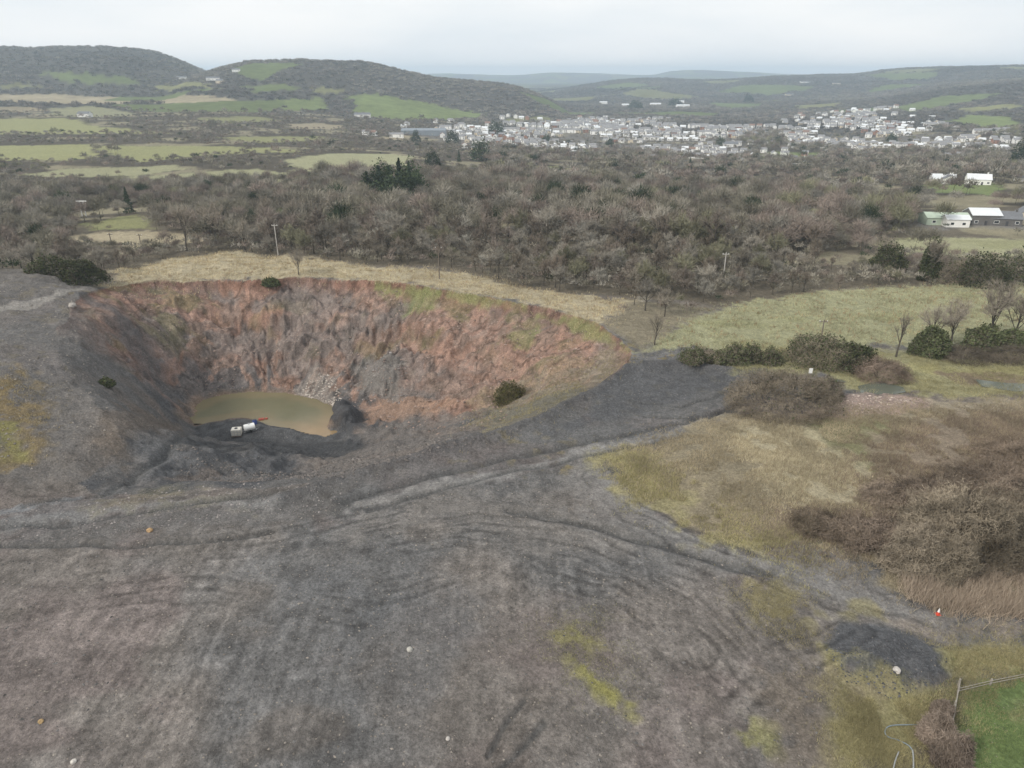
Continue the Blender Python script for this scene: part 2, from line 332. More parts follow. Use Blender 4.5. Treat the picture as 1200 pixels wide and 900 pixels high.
# fields: (outline in the photograph, cover)
FIELDS = [
 ([(118, 336), (128, 317), (190, 304), (265, 294), (300, 298), (345, 299), (385, 306), (420, 312), (500, 313), (560, 322), (640, 343), (745, 350), (705, 381), (640, 363), (550, 346), (450, 331), (350, 327), (250, 330)], GRASS_TAN*1.02),
 ([(752, 412), (790, 385), (840, 360), (930, 347), (1020, 337), (1155, 333), (1205, 330), (1320, 330), (1320, 400), (1200, 402), (1080, 398), (980, 404), (880, 410)], GRASS_PALE*.95),
 ([(1022, 283), (1100, 279), (1320, 281), (1320, 303), (1200, 302), (1110, 297), (1035, 300)], GRASS_PALE*1.05),
 ([(68, 281), (100, 273), (190, 270), (240, 278), (215, 287), (110, 287)], GRASS_TAN),
 ([(100, 262), (150, 252), (182, 255), (178, 268), (110, 270)], GRASS_OLV),
 ([(285, 253), (310, 243), (365, 241), (365, 251), (300, 257)], GRASS_GRN*.9),
 ([(-60, 170), (105, 169), (118, 182), (80, 188), (-60, 190)], GRASS_OLV*1.15),
 ([(113, 171), (180, 171), (350, 175), (345, 179), (230, 183), (160, 190), (130, 181)], GRASS_OLV*1.1),
 ([(20, 205), (80, 197), (200, 194), (222, 197), (160, 206), (60, 208)], GRASS_PALE*.9),
 ([(130, 209), (250, 201), (300, 198), (365, 206), (350, 213), (230, 212)], GRASS_PALE*.92),
 ([(335, 188), (390, 180), (450, 180), (488, 184), (470, 196), (430, 200), (345, 201)], GRASS_PALE),
 ([(-60, 139), (80, 138), (112, 147), (200, 156), (110, 157), (-60, 158)], GRASS_OLV*1.1),
 ([(60, 127), (110, 124), (165, 134), (100, 138), (60, 135)], GRASS_PALE*.75),
 ([(-60, 109), (60, 110), (172, 115), (150, 122), (60, 121), (-60, 119)], GRASS_TAN*.85),
 ([(170, 114), (280, 118), (272, 122), (180, 121)], GRASS_TAN*.85),
 ([(150, 125), (200, 121), (300, 122), (312, 131), (240, 131), (150, 129)], GRASS_GRN*.85),
 ([(325, 117), (378, 115), (384, 128), (335, 130)], GRASS_GRN*.95),
 ([(408, 112), (445, 111), (500, 120), (572, 133), (530, 140), (470, 141), (420, 134)], GRASS_GRN),
 ([(50, 84), (100, 85), (165, 93), (160, 98), (110, 99), (60, 90)], GRASS_GRN*.8),
 ([(333, 146), (370, 144), (405, 147), (395, 152), (340, 151)], GRASS_TAN*.8),
 ([(-60, 125), (30, 125), (62, 130), (-60, 133)], GRASS_TAN*.7),
 ([(230, 139), (310, 137), (330, 141), (260, 145)], GRASS_OLV*.9),
 ([(120, 220), (210, 217), (230, 221), (150, 224)], GRASS_OLV),
 ([(250, 161), (380, 160), (400, 164), (300, 167)], GRASS_OLV*1.0),
 ([(600, 196), (650, 193), (690, 196), (650, 201)], GRASS_OLV*.8),
 ([(915, 246), (985, 242), (1010, 248), (950, 254)], GRASS_OLV*.9),
 ([(1010, 232), (1070, 228), (1080, 234), (1030, 238)], GRASS_PALE*.8),
 ([(780, 205), (830, 203), (850, 208), (800, 211)], GRASS_TAN*.7),
 ([(0, 222), (70, 220), (90, 225), (0, 229)], GRASS_OLV*.85),
 ([(172, 99), (215, 97), (262, 104), (205, 107)], GRASS_OLV*.8),
 ([(288, 101), (340, 99), (352, 106), (300, 108)], GRASS_GRN*.8),
 ([(362, 103), (408, 104), (398, 109), (366, 108)], GRASS_OLV*.8),
 ([(0, 99), (40, 97), (55, 101), (0, 104)], GRASS_OLV*.75),
 ([(590, 140), (640, 136), (650, 141), (600, 144)], GRASS_OLV*.8),
 ([(930, 124), (985, 120), (990, 124), (940, 128)], GRASS_OLV*.8),
 ([(1120, 128), (1180, 122), (1210, 124), (1150, 132)], GRASS_OLV*.9),
 ([(430, 162), (470, 158), (500, 160), (470, 165)], GRASS_TAN*.8),
 ([(884, 182), (900, 178), (957, 179), (958, 188), (895, 188)], GRASS_GRN*1.0),
 ([(1088, 214), (1150, 212), (1175, 220), (1172, 229), (1090, 226)], GRASS_GRN*1.05),
 ([(1110, 142), (1138, 134), (1180, 136), (1205, 148), (1150, 152)], GRASS_GRN*1.05),
 ([(1080, 264), (1130, 258), (1215, 258), (1215, 268), (1130, 270), (1085, 270)], C3(.19, .18, .165)),
 ([(1045, 126), (1100, 113), (1180, 108), (1135, 119), (1060, 132)], GRASS_GRN*.85),
 ([(660, 152), (720, 151), (720, 155), (660, 156)], GRASS_GRN*.8),
 ([(560, 150), (640, 147), (650, 150), (570, 154)], GRASS_GRN*.9),
 ([(830, 120), (900, 121), (890, 126), (840, 126)], GRASS_GRN*.8),
]
for pl_, c in FIELDS:
    P = poly(*pl_); rm = np.mean([math.hypot(p[0], p[1]) for p in P])
    far_ = rm > 260
    paint(P, c, .8+rm*.004, 1.5+rm*.012, 1, True, .16 if far_ else .22, out_)
    
# greener, wetter streaks in the near fields
gs = sstep(.52, .66, fbm(X/22, Y/9, 131, 4))*(R > 150)*(R < 330)*(X > 40)*out_*(1-wl*(wood > 0))
col = mix(col, GRASS_OLV*.95, gs*.45)
# town ground
TOWN = [poly((486, 158), (520, 150), (600, 146), (700, 141), (760, 143), (800, 150), (900, 150), (862, 165), (882, 176), (880, 186), (800, 187), (740, 176), (640, 179), (520, 169)),
        poly((920, 163), (960, 148), (985, 132), (1012, 130), (1045, 142), (1090, 156), (1195, 166), (1190, 181), (1080, 177), (1000, 177), (925, 171))]
town = np.zeros_like(R)
for P in TOWN:
    paint(P, C3(.15, .14, .125), 8, 15, .8, False)
    town = np.maximum(town, sstep(-10, 10, sdist(X, Y, P, 40)))
# hills: patchwork of woods and pasture
hm = R > 1250
cellx, celly = X/210+(fbm(X/300, Y/300, 141, 3)-.5)*.8, Y/260+(fbm(X/300, Y/300, 143, 3)-.5)*.8
def voro(x, y, seed):
    ix = np.floor(x); iy = np.floor(y); b1 = np.full(x.shape, 9.); b2 = b1.copy(); idv = np.zeros(x.shape)
    for dx in (-1, 0, 1):
        for dy in (-1, 0, 1):
            qx = ix+dx; qy = iy+dy
            px = qx+_h(qx, qy, seed); py = qy+_h(qx, qy, seed+1); d = np.hypot(px-x, py-y); v = _h(qx, qy, seed+2)
            n = d < b1; b2 = np.where(n, b1, np.minimum(b2, d)); idv = np.where(n, v, idv); b1 = np.where(n, d, b1)
    return idv, b2-b1
idv, edge = voro(cellx, celly, 151)
pv = np.where(idv < .22, 1, np.where(idv < .42, 2, 0))*(edge > .09)
pasture = hm & (((pv > 0) & (R > 2750)) | ((pv == 1) & (idv < .14) & (Hh < 75)))
pc = np.where((pv == 1)[..., None], GRASS_GRN*.75, GRASS_OLV*.7)
col[pasture] = pc[pasture]; wood[pasture] = 0
woodhill = hm & (wood > 0)
col[woodhill] = (C3(.078, .073, .064)*(.7+.6*n60)[..., None])[woodhill]
wood[town > .3] *= .55

# the quarried face
pf = pit_far; pt = pit_t; pin = pt > 0
rock = np.zeros_like(col); an = pit_ang
s1 = fbm(an*20, pt*1.6, 201, 4); s2 = fbm(an*60, pt*2.5, 203, 3); s3 = fbm(X/4, Y/4, 205, 4); s4 = fbm(an*4, pt*3, 207, 3)
an = an+(fbm(X/8, Y/8, 221, 4)-.5)*.7+(fbm(X/2, Y/2, 222, 3)-.5)*.14
s1 = fbm(an*8, pt*4.5, 201, 4); s2 = fbm(an*18, pt*7, 203, 3); s4 = fbm(an*3, pt*4, 207, 3)
rock[:] = C3(.262, .172, .135)
rock = mix(rock, C3(.232, .172, .142), sstep(.42, .60, s1)*.8)
rock = mix(rock, C3(.275, .168, .122), sstep(.52, .66, s2)*.5)
rock = mix(rock, C3(.155, .118, .095), sstep(.56, .70, s3)*.7)
rock = mix(rock, C3(.165, .150, .140), sstep(.50, .62, s4)*.65)
rock = mix(rock, C3(.115, .110, .108), sstep(.66, .80, pt+(s1-.5)*.25)*sstep(.44, .53, fbm(an*7, pt*0, 209, 3))*.85)  # shade of the alcoves low on the face, painted into the rock colour
rock = mix(rock, C3(.20, .095, .062), sstep(.10, .0, pt+(s2-.5)*.08)*.55)
crk = 1-np.abs(fbm(X/3.2, Y/3.2, 223, 4)*2-1)
rock *= ((.62+.76*n15)*(1-.45*sstep(.90, .985, crk))*(.78+.44*fbm(X/.6, Y/.6, 224, 2)))[..., None]
gr = sstep(.55, .68, fbm(X/6, Y/4, 211, 4))*sstep(.35, .75, fbm(an*3, pt*2, 213, 2)+.25*(X > 5))*sstep(.75, .5, pt)
rock = mix(rock, C3(.17, .16, .075), gr*.45)
pitspoil = np.zeros_like(col)
pitspoil[:] = C3(.118, .113, .110)
pitspoil = mix(pitspoil, C3(.085, .085, .088), sstep(.45, .6, n6))
pitspoil = mix(pitspoil, C3(.165, .135, .115), sstep(.56, .68, fbm(X/8, Y/5, 215, 4))*.7)
pitspoil *= (.75+.5*n15)[..., None]
pk = sstep(.25, .8, pf+(s3-.5)*.5)
pcol = mix(pitspoil, rock, pk)
flz = sstep(.93, 1, pt)*sstep(.5, 2.5, -pit_sp)
pcol = mix(pcol, C3(.080, .080, .082)*(.6+.8*n15)[..., None], flz*(1-.3*pk))
col = np.where(pin[..., None], pcol, col)
# wet silt round the pond
silt = sstep(-3.5, -.2, pit_sp)*pin
col = mix(col, C3(.275, .185, .118), silt*sstep(.4, .8, pf+.2)*.7)
inp = pin
# named patches: (outline, colour, feather, warp, amount, on pit only?)
PATCH = [
 # left tip: dark inner slope, mossy shoulder, pale path
 ([(112, 345), (140, 350), (185, 400), (215, 450), (228, 488), (190, 470), (150, 420), (118, 375)], (.092, .092, .095), 3, 10, .7, None),
 ([(-80, 315), (60, 330), (95, 348), (110, 385), (140, 425), (160, 470), (120, 520), (-80, 560)], (.128, .121, .115), 3, 8, .7, None),
 ([(-40, 455), (0, 440), (35, 450), (48, 480), (40, 510), (0, 525), (-40, 525)], (.17, .125, .055), 2.5, 6, .75, 'patchy'),
 ([(-40, 500), (10, 495), (25, 505), (20, 520), (-40, 530)], (.165, .165, .06), 1, 4, .6, 'patchy'),
 ([(125, 520), (180, 480), (215, 490), (215, 515), (150, 545)], (.150, .118, .090), 2, 5, .55, None),
 ([(-40, 370), (0, 357), (60, 345), (105, 337), (108, 341), (60, 351), (0, 366), (-40, 380)], (.25, .235, .215), .6, 1.0, .85, None),
 # dark haul road on the pit edge and the ramp
 ([(0, 622), (120, 602), (240, 586), (400, 562), (480, 541), (560, 519), (640, 491), (700, 459), (737, 430), (800, 425), (862, 436), (868, 470), (850, 492), (780, 505), (700, 525), (600, 545), (480, 578), (330, 610), (150, 635), (0, 650)], (.118, .116, .115), 2.5, 5, .6, None),
 ([(735, 432), (790, 427), (862, 434), (872, 452), (800, 462), (700, 492), (640, 508), (690, 470)], (.082, .083, .087), 1.5, 4, .75, None),
 ([(395, 596), (500, 566), (640, 536), (760, 510), (866, 480), (868, 490), (770, 518), (650, 546), (510, 576), (400, 606)], (.225, .217, .208), .8, 1.5, .88, None),
 ([(0, 612), (120, 592), (240, 582), (330, 580), (330, 588), (240, 592), (120, 604), (0, 626)], (.215, .210, .204), .8, 1.5, .8, None),
 ([(440, 590), (600, 560), (700, 552), (740, 590), (720, 625), (620, 625), (500, 640), (400, 640)], (.190, .172, .155), 4, 8, .6, None),
 ([(690, 556), (716, 552), (775, 600), (860, 645), (960, 675), (1050, 712), (1120, 734), (1120, 744), (1030, 728), (940, 694), (850, 664), (755, 616)], (.222, .212, .202), .9, 1.6, .9, None),
 ([(390, 690), (560, 690), (570, 780), (420, 800)], (.110, .112, .116), 4, 8, .55, None),
 ([(0, 600), (100, 578), (170, 545), (210, 510), (225, 515), (200, 550), (130, 590), (0, 622)], (.145, .143, .143), 2, 4, .6, None),
 ([(-20, 598), (30, 590), (90, 580), (95, 584), (30, 600), (-20, 612)], (.24, .25, .26), .6, 2, .6, None),
 ([(100, 575), (200, 570), (300, 585), (250, 600), (120, 600)], (.17, .15, .095), 2, 6, .45, 'patchy'),
 # track to the right
 ([(640, 560), (700, 535), (720, 560), (770, 598), (850, 640), (950, 668), (1010, 690), (1060, 715), (1120, 732), (1210, 730), (1210, 750), (1120, 755), (1020, 745), (960, 735), (900, 690), (800, 660), (690, 615)], (.178, .170, .162), 2.5, 4, .7, None),
 ([(1040, 737), (1210, 733), (1210, 750), (1100, 752)], (.20, .165, .135), 1.2, 3, .6, None),
 # heap
 ([(960, 760), (980, 746), (1020, 740), (1072, 750), (1114, 768), (1114, 792), (1085, 815), (1045, 824), (1008, 817), (973, 793)], (.085, .088, .094), .6, 2.5, .92, None),
 # moss and yellow grass
 ([(655, 740), (672, 726), (700, 730), (708, 745), (690, 768), (715, 780), (735, 795), (730, 812), (700, 800), (675, 782), (662, 765)], (.25, .235, .085), 1.2, 5, .95, 'patchy'),
 ([(600, 700), (690, 700), (700, 760), (670, 830), (590, 800)], (.135, .115, .105), 2.5, 6, .5, None),
 ([(855, 845), (885, 838), (910, 850), (905, 870), (870, 872)], (.22, .215, .07), .8, 3, .6, 'patchy'),
 ([(880, 685), (930, 690), (955, 740), (945, 755), (915, 745), (890, 715)], (.205, .18, .09), 1.2, 4, .6, 'patchy'),
 ([(965, 715), (1005, 712), (1030, 735), (1000, 745), (975, 735)], (.22, .195, .09), 1.0, 4, .6, 'patchy'),
 ([(955, 765), (985, 810), (1040, 826), (1090, 815), (1110, 795), (1130, 772), (1210, 772), (1210, 800), (1125, 806), (1112, 850), (1125, 905), (980, 905), (1010, 860), (975, 830)], (.25, .225, .10), 1.2, 4, .75, None),
 ([(940, 800), (990, 830), (1000, 870), (960, 905), (890, 905)], (.15, .125, .10), 1.5, 5, .6, 'patchy'),
 ([(1122, 812), (1210, 792), (1260, 790), (1260, 920), (1160, 920), (1118, 862)], (.120, .165, .060), .5, 1.2, .95, None),
 ([(1180, 835), (1215, 825), (1215, 865), (1185, 855)], (.25, .25, .13), .6, 2, .7, None),
 ([(1090, 822), (1120, 815), (1112, 860), (1140, 905), (1060, 905), (1075, 850)], (.125, .10, .08), .8, 2, .85, None),
 # rough grass and heath on the right
 ([(718, 545), (740, 522), (790, 503), (860, 492), (930, 488), (1000, 474), (1100, 472), (1320, 470), (1320, 735), (1200, 724), (1110, 722), (1060, 700), (1010, 682), (950, 655), (880, 632), (800, 605), (735, 580)], (.235, .200, .135), 1.6, 6, .92, None),
 ([(718, 545), (745, 525), (770, 545), (830, 590), (900, 625), (960, 650), (940, 662), (830, 616), (735, 583)], (.235, .215, .105), 2.2, 9, .6, 'patchy'),
 ([(940, 500), (1010, 490), (1080, 500), (1060, 545), (980, 550)], (.155, .16, .075), 2, 7, .6, None),
 ([(860, 510), (950, 500), (1000, 545), (1020, 590), (960, 620), (880, 560)], (.34, .30, .205), 2, 7, .75, None),
 ([(1000, 530), (1100, 490), (1320, 480), (1320, 640), (1150, 640), (1050, 640), (950, 640), (900, 610), (990, 590)], (.205, .162, .125), 2.5, 9, .7, None),
 ([(985, 458), (1040, 462), (1090, 468), (1100, 478), (1040, 482), (990, 490), (930, 494), (960, 478)], (.31, .235, .20), .8, 3, .85, None),
 ([(1090, 470), (1200, 470), (1320, 468), (1320, 482), (1200, 484), (1100, 482)], (.30, .26, .20), .8, 3, .6, None),
 ([(850, 402), (920, 402), (1000, 408), (1100, 408), (1320, 404), (1320, 466), (1200, 465), (1090, 466), (1000, 455), (985, 440), (900, 430), (860, 432)], (.255, .240, .130), 1.5, 5, .9, None),
 ([(1060, 425), (1200, 430), (1320, 428), (1320, 440), (1140, 442), (1060, 436)], (.27, .25, .12), 1, 3, .7, None),
 ([(1090, 436), (1140, 432), (1200, 440), (1320, 442), (1320, 452), (1200, 455), (1110, 447)], (.16, .12, .09), .8, 3, .8, None),
 ([(1100, 408), (1320, 404), (1320, 424), (1200, 424), (1105, 418)], (.115, .088, .072), .8, 2, .85, None),
 # pit details
 ([(415, 395), (450, 378), (480, 384), (478, 402), (440, 408)], (.28, .18, .13), 1, 3, .4, 'pit'),
 ([(418, 425), (445, 412), (470, 425), (478, 455), (470, 470), (425, 468), (410, 445)], (.185, .170, .155), 1, 3, .9, 'pit'),
 ([(437, 378), (441, 377), (440, 396), (438, 397)], (.13, .080, .058), .35, 1, .8, 'pit'),  # this row of thin dark streaks paints groove shade; no grooves are cut
 ([(447, 378), (451, 377), (450, 396), (448, 397)], (.13, .080, .058), .35, 1, .8, 'pit'),
 ([(456, 378), (460, 377), (459, 396), (457, 397)], (.13, .080, .058), .35, 1, .8, 'pit'),
 ([(467, 378), (471, 377), (470, 396), (468, 397)], (.13, .080, .058), .35, 1, .8, 'pit'),
 ([(478, 378), (482, 377), (481, 396), (479, 397)], (.13, .080, .058), .35, 1, .8, 'pit'),
 ([(490, 378), (494, 377), (493, 396), (491, 397)], (.13, .080, .058), .35, 1, .8, 'pit'),
 ([(505, 378), (509, 377), (508, 396), (506, 397)], (.13, .080, .058), .35, 1, .8, 'pit'),
 ([(412, 482), (450, 468), (500, 462), (540, 470), (500, 490), (450, 502), (415, 500)], (.285, .185, .13), 1.2, 4, .7, 'pit'),
 ([(385, 480), (400, 465), (415, 470), (425, 485), (428, 502), (405, 505), (388, 498)], (.065, .065, .068), .8, 2, .95, 'pit'),
 ([(345, 468), (360, 445), (385, 430), (395, 445), (398, 470), (370, 474)], (.27, .235, .205), 1.5, 4, .6, 'pit'),
 ([(430, 500), (530, 490), (560, 505), (540, 525), (450, 548), (380, 555), (360, 530), (420, 520)], (.16, .140, .125), 2, 5, .6, 'pit'),
 ([(560, 470), (640, 430), (720, 400), (735, 425), (690, 455), (600, 500), (550, 510)], (.215, .190, .120), 2, 7, .40, 'pit'),
 ([(480, 335), (520, 340), (505, 370), (475, 372)], (.15, .18, .07), 1, 3, .6, 'pit'),
 ([(580, 400), (620, 385), (640, 380), (610, 405)], (.15, .17, .07), 1, 3, .55, 'pit'),
 ([(440, 330), (560, 345), (690, 375), (740, 408), (720, 408), (640, 372), (540, 352), (440, 337)], (.19, .20, .085), .8, 1.5, .7, 'pit'),
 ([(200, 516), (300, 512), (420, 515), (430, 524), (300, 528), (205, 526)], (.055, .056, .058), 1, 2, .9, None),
]
for pl_, c, fe, wa, am, only in PATCH:
    paint(poly(*pl_), c, fe, wa, am, False, .25, inp if only == 'pit' else None, only == 'patchy')
bdg = np.exp(-(seg_dist(X[nz], Y[nz], BERM, False)/1.6)**2)
cc_ = col[nz]; cc_ = cc_*(1-.6*bdg[:, None])+C3(.085, .083, .084)*.6*bdg[:, None]
for pl_, wd, dp in RUTS:
    d = seg_dist(nx+(fbm(nx/5, ny/5, 9, 2)-.5)*1.5, ny+(fbm(nx/5, ny/5, 10, 2)-.5)*1.5, pl_, False)
    k = np.exp(-(d/(wd*1.2))**2)*.72
    cc_ = cc_*(1-k[:, None])+C3(.075, .075, .074)*k[:, None]
col[nz] = cc_
# faint wheel marks sweeping over the plateau
marks = [poly((420, 640), (560, 610), (690, 625), (830, 690), (920, 780)), poly((380, 660), (540, 630), (680, 650), (790, 710), (880, 800)), poly((100, 660), (300, 640), (480, 600)),
         poly((450, 690), (600, 660), (720, 690), (820, 760)), poly((60, 700), (260, 690), (420, 720)), poly((700, 560), (740, 600), (860, 655), (980, 700), (1100, 740)), poly((850, 860), (940, 760), (1000, 740))]
cc_ = col[nz]
for pl_ in marks:
    d = seg_dist(nx+(fbm(nx/6, ny/6, 19, 2)-.5)*2, ny+(fbm(nx/6, ny/6, 20, 2)-.5)*2, pl_, False)
    for off in (0, 1.9):
        cc_ *= (1-(.30*np.exp(-((d-off)/.28)**2)-.16*np.exp(-((d-off-.55)/.22)**2))*sstep(.3, .6, fbm(nx/4, ny/4, 21, 3)))[:, None]
col[nz] = cc_

# extra scrubby wood between the two near fields, and clear ground where particular things stand
P = poly((745, 352), (835, 361), (790, 384), (752, 411), (706, 381))
sdw = sdist(X, Y, P, 10); wood[(sdw > 1) & (pit_sd < -3)] = .5
kq = sstep(-2, 2, sdw)*(pit_sd < -.5); col = mix(col, C3(.20, .175, .125)*(.75+.5*n6)[..., None], kq)
FARM = poly((1060, 268), (1085, 246), (1200, 242), (1320, 242), (1320, 283), (1195, 282), (1085, 280), (1060, 282))
wood[sdist(X, Y, FARM, 10) > 0] = 0.05
wood[(R < 206) & (X < 0) & (wps < 1)] *= 0
LEFTWOOD = poly((-60, 318), (-60, 285), (60, 292), (110, 300), (128, 312), (118, 334), (90, 330), (40, 322))
wood[(sdist(X, Y, LEFTWOOD, 10) > 0) & (R > 180)] = .8

gap = fbm(X/38, Y/30, 441, 4); wood *= np.where((R < 1330) & (R > 215), .12+.88*sstep(.34, .43, gap), 1)
col = mix(col, C3(.25, .225, .15)*(.75+.5*n6)[..., None], np.where((wood > 0) & (R > 215) & (R < 1330), 1-sstep(.32, .40, gap), 0)*.8)

# ------------------------------------------------------------------ meshes and materials
def mk_mesh(name, V, F, cols=None, mats=(), midx=None, smooth=False):
    V = np.asarray(V, np.float32); F = np.asarray(F, np.int32); k = F.shape[1]
    me = bpy.data.meshes.new(name)
    me.vertices.add(len(V)); me.vertices.foreach_set('co', V.ravel())
    me.loops.add(F.size); me.loops.foreach_set('vertex_index', F.ravel())
    me.polygons.add(len(F)); me.polygons.foreach_set('loop_start', np.arange(0, F.size, k, dtype=np.int32))
    if midx is not None: me.polygons.foreach_set('material_index', np.asarray(midx, np.int32))
    me.polygons.foreach_set('use_smooth', np.full(len(F), bool(smooth)))
    me.update(calc_edges=True)
    if cols is not None:
        at = me.color_attributes.new('Col', 'FLOAT_COLOR', 'POINT')
        c4 = np.ones((len(V), 4), np.float32); c4[:, :3] = cols; at.data.foreach_set('color', c4.ravel())
    for m in mats: me.materials.append(m)
    return me
def add(name, me, parent=None, loc=None, rot=0, sc=None):
    o = bpy.data.objects.new(name, me); COL.objects.link(o)
    if parent: o.parent = parent
    if loc is not None: o.location = loc
    if rot: o.rotation_euler = (0, 0, rot)
    if sc is not None: o.scale = sc if hasattr(sc, '__len__') else (sc, sc, sc)
    return o
def tag(o, label, cat, group=None):
    o['label'] = label; o['category'] = cat
    if group: o['group'] = group
    return o
def empty(name, loc, rot=0, sc=1):
    o = bpy.data.objects.new(name, None); COL.objects.link(o); o.location = loc; o.rotation_euler = (0, 0, rot); o.scale = (sc, sc, sc)
    o.empty_display_size = .5
    return o

def mat(name, color=(.5, .5, .5), rough=.9, spec=.2, attr=False, rnd=0.0, noise=0.0, nscale=3.0, bump=0.0, bscale=6.0, speck=False, metal=0.0):
    m = bpy.data.materials.new(name); m.use_nodes = True; t_ = m.node_tree; b = t_.nodes['Principled BSDF']
    b.inputs['Roughness'].default_value = rough; b.inputs['Specular IOR Level'].default_value = spec; b.inputs['Metallic'].default_value = metal
    nn = t_.nodes.new; ll = t_.links.new
    if attr:
        a = nn('ShaderNodeAttribute'); a.attribute_name = 'Col'; src = a.outputs['Color']
    else:
        q = nn('ShaderNodeRGB'); q.outputs[0].default_value = (*color, 1); src = q.outputs[0]
    geo = nn('ShaderNodeNewGeometry')
    def mul(src, fac):
        v = nn('ShaderNodeVectorMath'); v.operation = 'SCALE'; ll(src, v.inputs[0]); ll(fac, v.inputs['Scale']); return v.outputs[0]
    def rng_(val, a_, b_, lo=0., hi=1.):
        r = nn('ShaderNodeMapRange'); r.inputs['From Min'].default_value = lo; r.inputs['From Max'].default_value = hi
        r.inputs['To Min'].default_value = a_; r.inputs['To Max'].default_value = b_; ll(val, r.inputs['Value']); return r.outputs[0]
    if noise:
        for s_, am in ((nscale, noise), (nscale*.22, noise*.7)):
            x = nn('ShaderNodeTexNoise'); x.inputs['Scale'].default_value = s_; x.inputs['Detail'].default_value = 6; x.inputs['Roughness'].default_value = .65
            ll(geo.outputs['Position'], x.inputs['Vector']); src = mul(src, rng_(x.outputs['Fac'], 1-am, 1+am, .3, .7))
    if speck:
        for sc_, am in ((6.5, .16), (2.8, .08)):
            vo = nn('ShaderNodeTexVoronoi'); vo.inputs['Scale'].default_value = sc_; ll(geo.outputs['Position'], vo.inputs['Vector'])
            sp_ = nn('ShaderNodeSeparateColor'); ll(vo.outputs['Color'], sp_.inputs[0]); src = mul(src, rng_(sp_.outputs[1], 1-am, 1+am))
    if rnd:
        oi = nn('ShaderNodeObjectInfo'); src = mul(src, rng_(oi.outputs['Random'], 1-rnd, 1+rnd))
    if speck:       # small pale and dark stones bedded in the surface
        for sc_, thr, c_, am in ((2.1, .17, (.34, .29, .24), .6), (3.1, .15, (.05, .048, .045), .6), (1.1, .09, (.36, .30, .23), .6)):
            vo = nn('ShaderNodeTexVoronoi'); vo.inputs['Scale'].default_value = sc_; ll(geo.outputs['Position'], vo.inputs['Vector'])
            sp_ = nn('ShaderNodeSeparateColor'); ll(vo.outputs['Color'], sp_.inputs[0])
            k1 = rng_(vo.outputs['Distance'], am, 0, thr*.6, thr); k2 = nn('ShaderNodeMath'); k2.operation = 'GREATER_THAN'; k2.inputs[1].default_value = .62; ll(sp_.outputs[0], k2.inputs[0])
            km = nn('ShaderNodeMath'); km.operation = 'MULTIPLY'; ll(k1, km.inputs[0]); ll(k2.outputs[0], km.inputs[1])
            gs_ = nn('ShaderNodeVectorMath'); gs_.operation = 'LENGTH'; ll(geo.outputs['Position'], gs_.inputs[0])
            kn = nn('ShaderNodeMath'); kn.operation = 'MULTIPLY'; ll(km.outputs[0], kn.inputs[0]); ll(rng_(gs_.outputs['Value'], 1, 0, 170, 215), kn.inputs[1])
            mx_ = nn('ShaderNodeMix'); mx_.data_type = 'RGBA'; ll(kn.outputs[0], mx_.inputs[0]); ll(src, mx_.inputs[6]); mx_.inputs[7].default_value = (*c_, 1); src = mx_.outputs[2]
    ll(src, b.inputs['Base Color'])
    if bump:
        x = nn('ShaderNodeTexNoise'); x.inputs['Scale'].default_value = bscale; x.inputs['Detail'].default_value = 7; x.inputs['Roughness'].default_value = .7
        ll(geo.outputs['Position'], x.inputs['Vector'])
        bp = nn('ShaderNodeBump'); bp.inputs['Strength'].default_value = bump; bp.inputs['Distance'].default_value = .35; ll(x.outputs['Fac'], bp.inputs['Height']); ll(bp.outputs[0], b.inputs['Normal'])
    return m

M_GROUND = mat('ground_cover', attr=True, rough=.95, spec=.12, noise=.28, nscale=3.0, bump=1.0, bscale=2.2, speck=True)
M_HILL = mat('hill_cover', attr=True, rough=1, spec=.05, noise=.22, nscale=.05)
M_CROWN = mat('twigs', attr=True, rough=1, spec=.05, rnd=.32)
M_BARK = mat('bark', (.085, .075, .062), rough=.95, spec=.1, noise=.3, nscale=4)
M_STUFF = mat('far_twigs', attr=True, rough=1, spec=.05)
M_STONE = mat('stone', attr=True, rough=.9, spec=.2, noise=.2, nscale=6)

# ground sheet in three rings that share their border rows
VG = np.stack([X, Y, Hh], -1)
def ring(i0, i1, name, m, close):
    rows = VG[i0:i1+1]; n = i1-i0+1
    idx = np.arange(n*NA).reshape(n, NA)
    a = idx[:-1, :-1].ravel(); b = idx[:-1, 1:].ravel(); c = idx[1:, 1:].ravel(); d = idx[1:, :-1].ravel()
    V = rows.reshape(-1, 3); F = np.stack([a, d, c, b], 1); cc = col[i0:i1+1].reshape(-1, 3)
    me = mk_mesh(name, V, F, cc, [m], smooth=True)
    o = add(name, me); o['kind'] = 'structure'; return o
i13 = int(np.argmin(abs(rr-1300))); i52 = int(np.argmin(abs(rr-5200)))
ring(0, i13, 'ground', M_GROUND, True)
ring(i13, i52, 'hills', M_HILL, True)
ring(i52, NR-1, 'distant_hills', M_HILL, True)

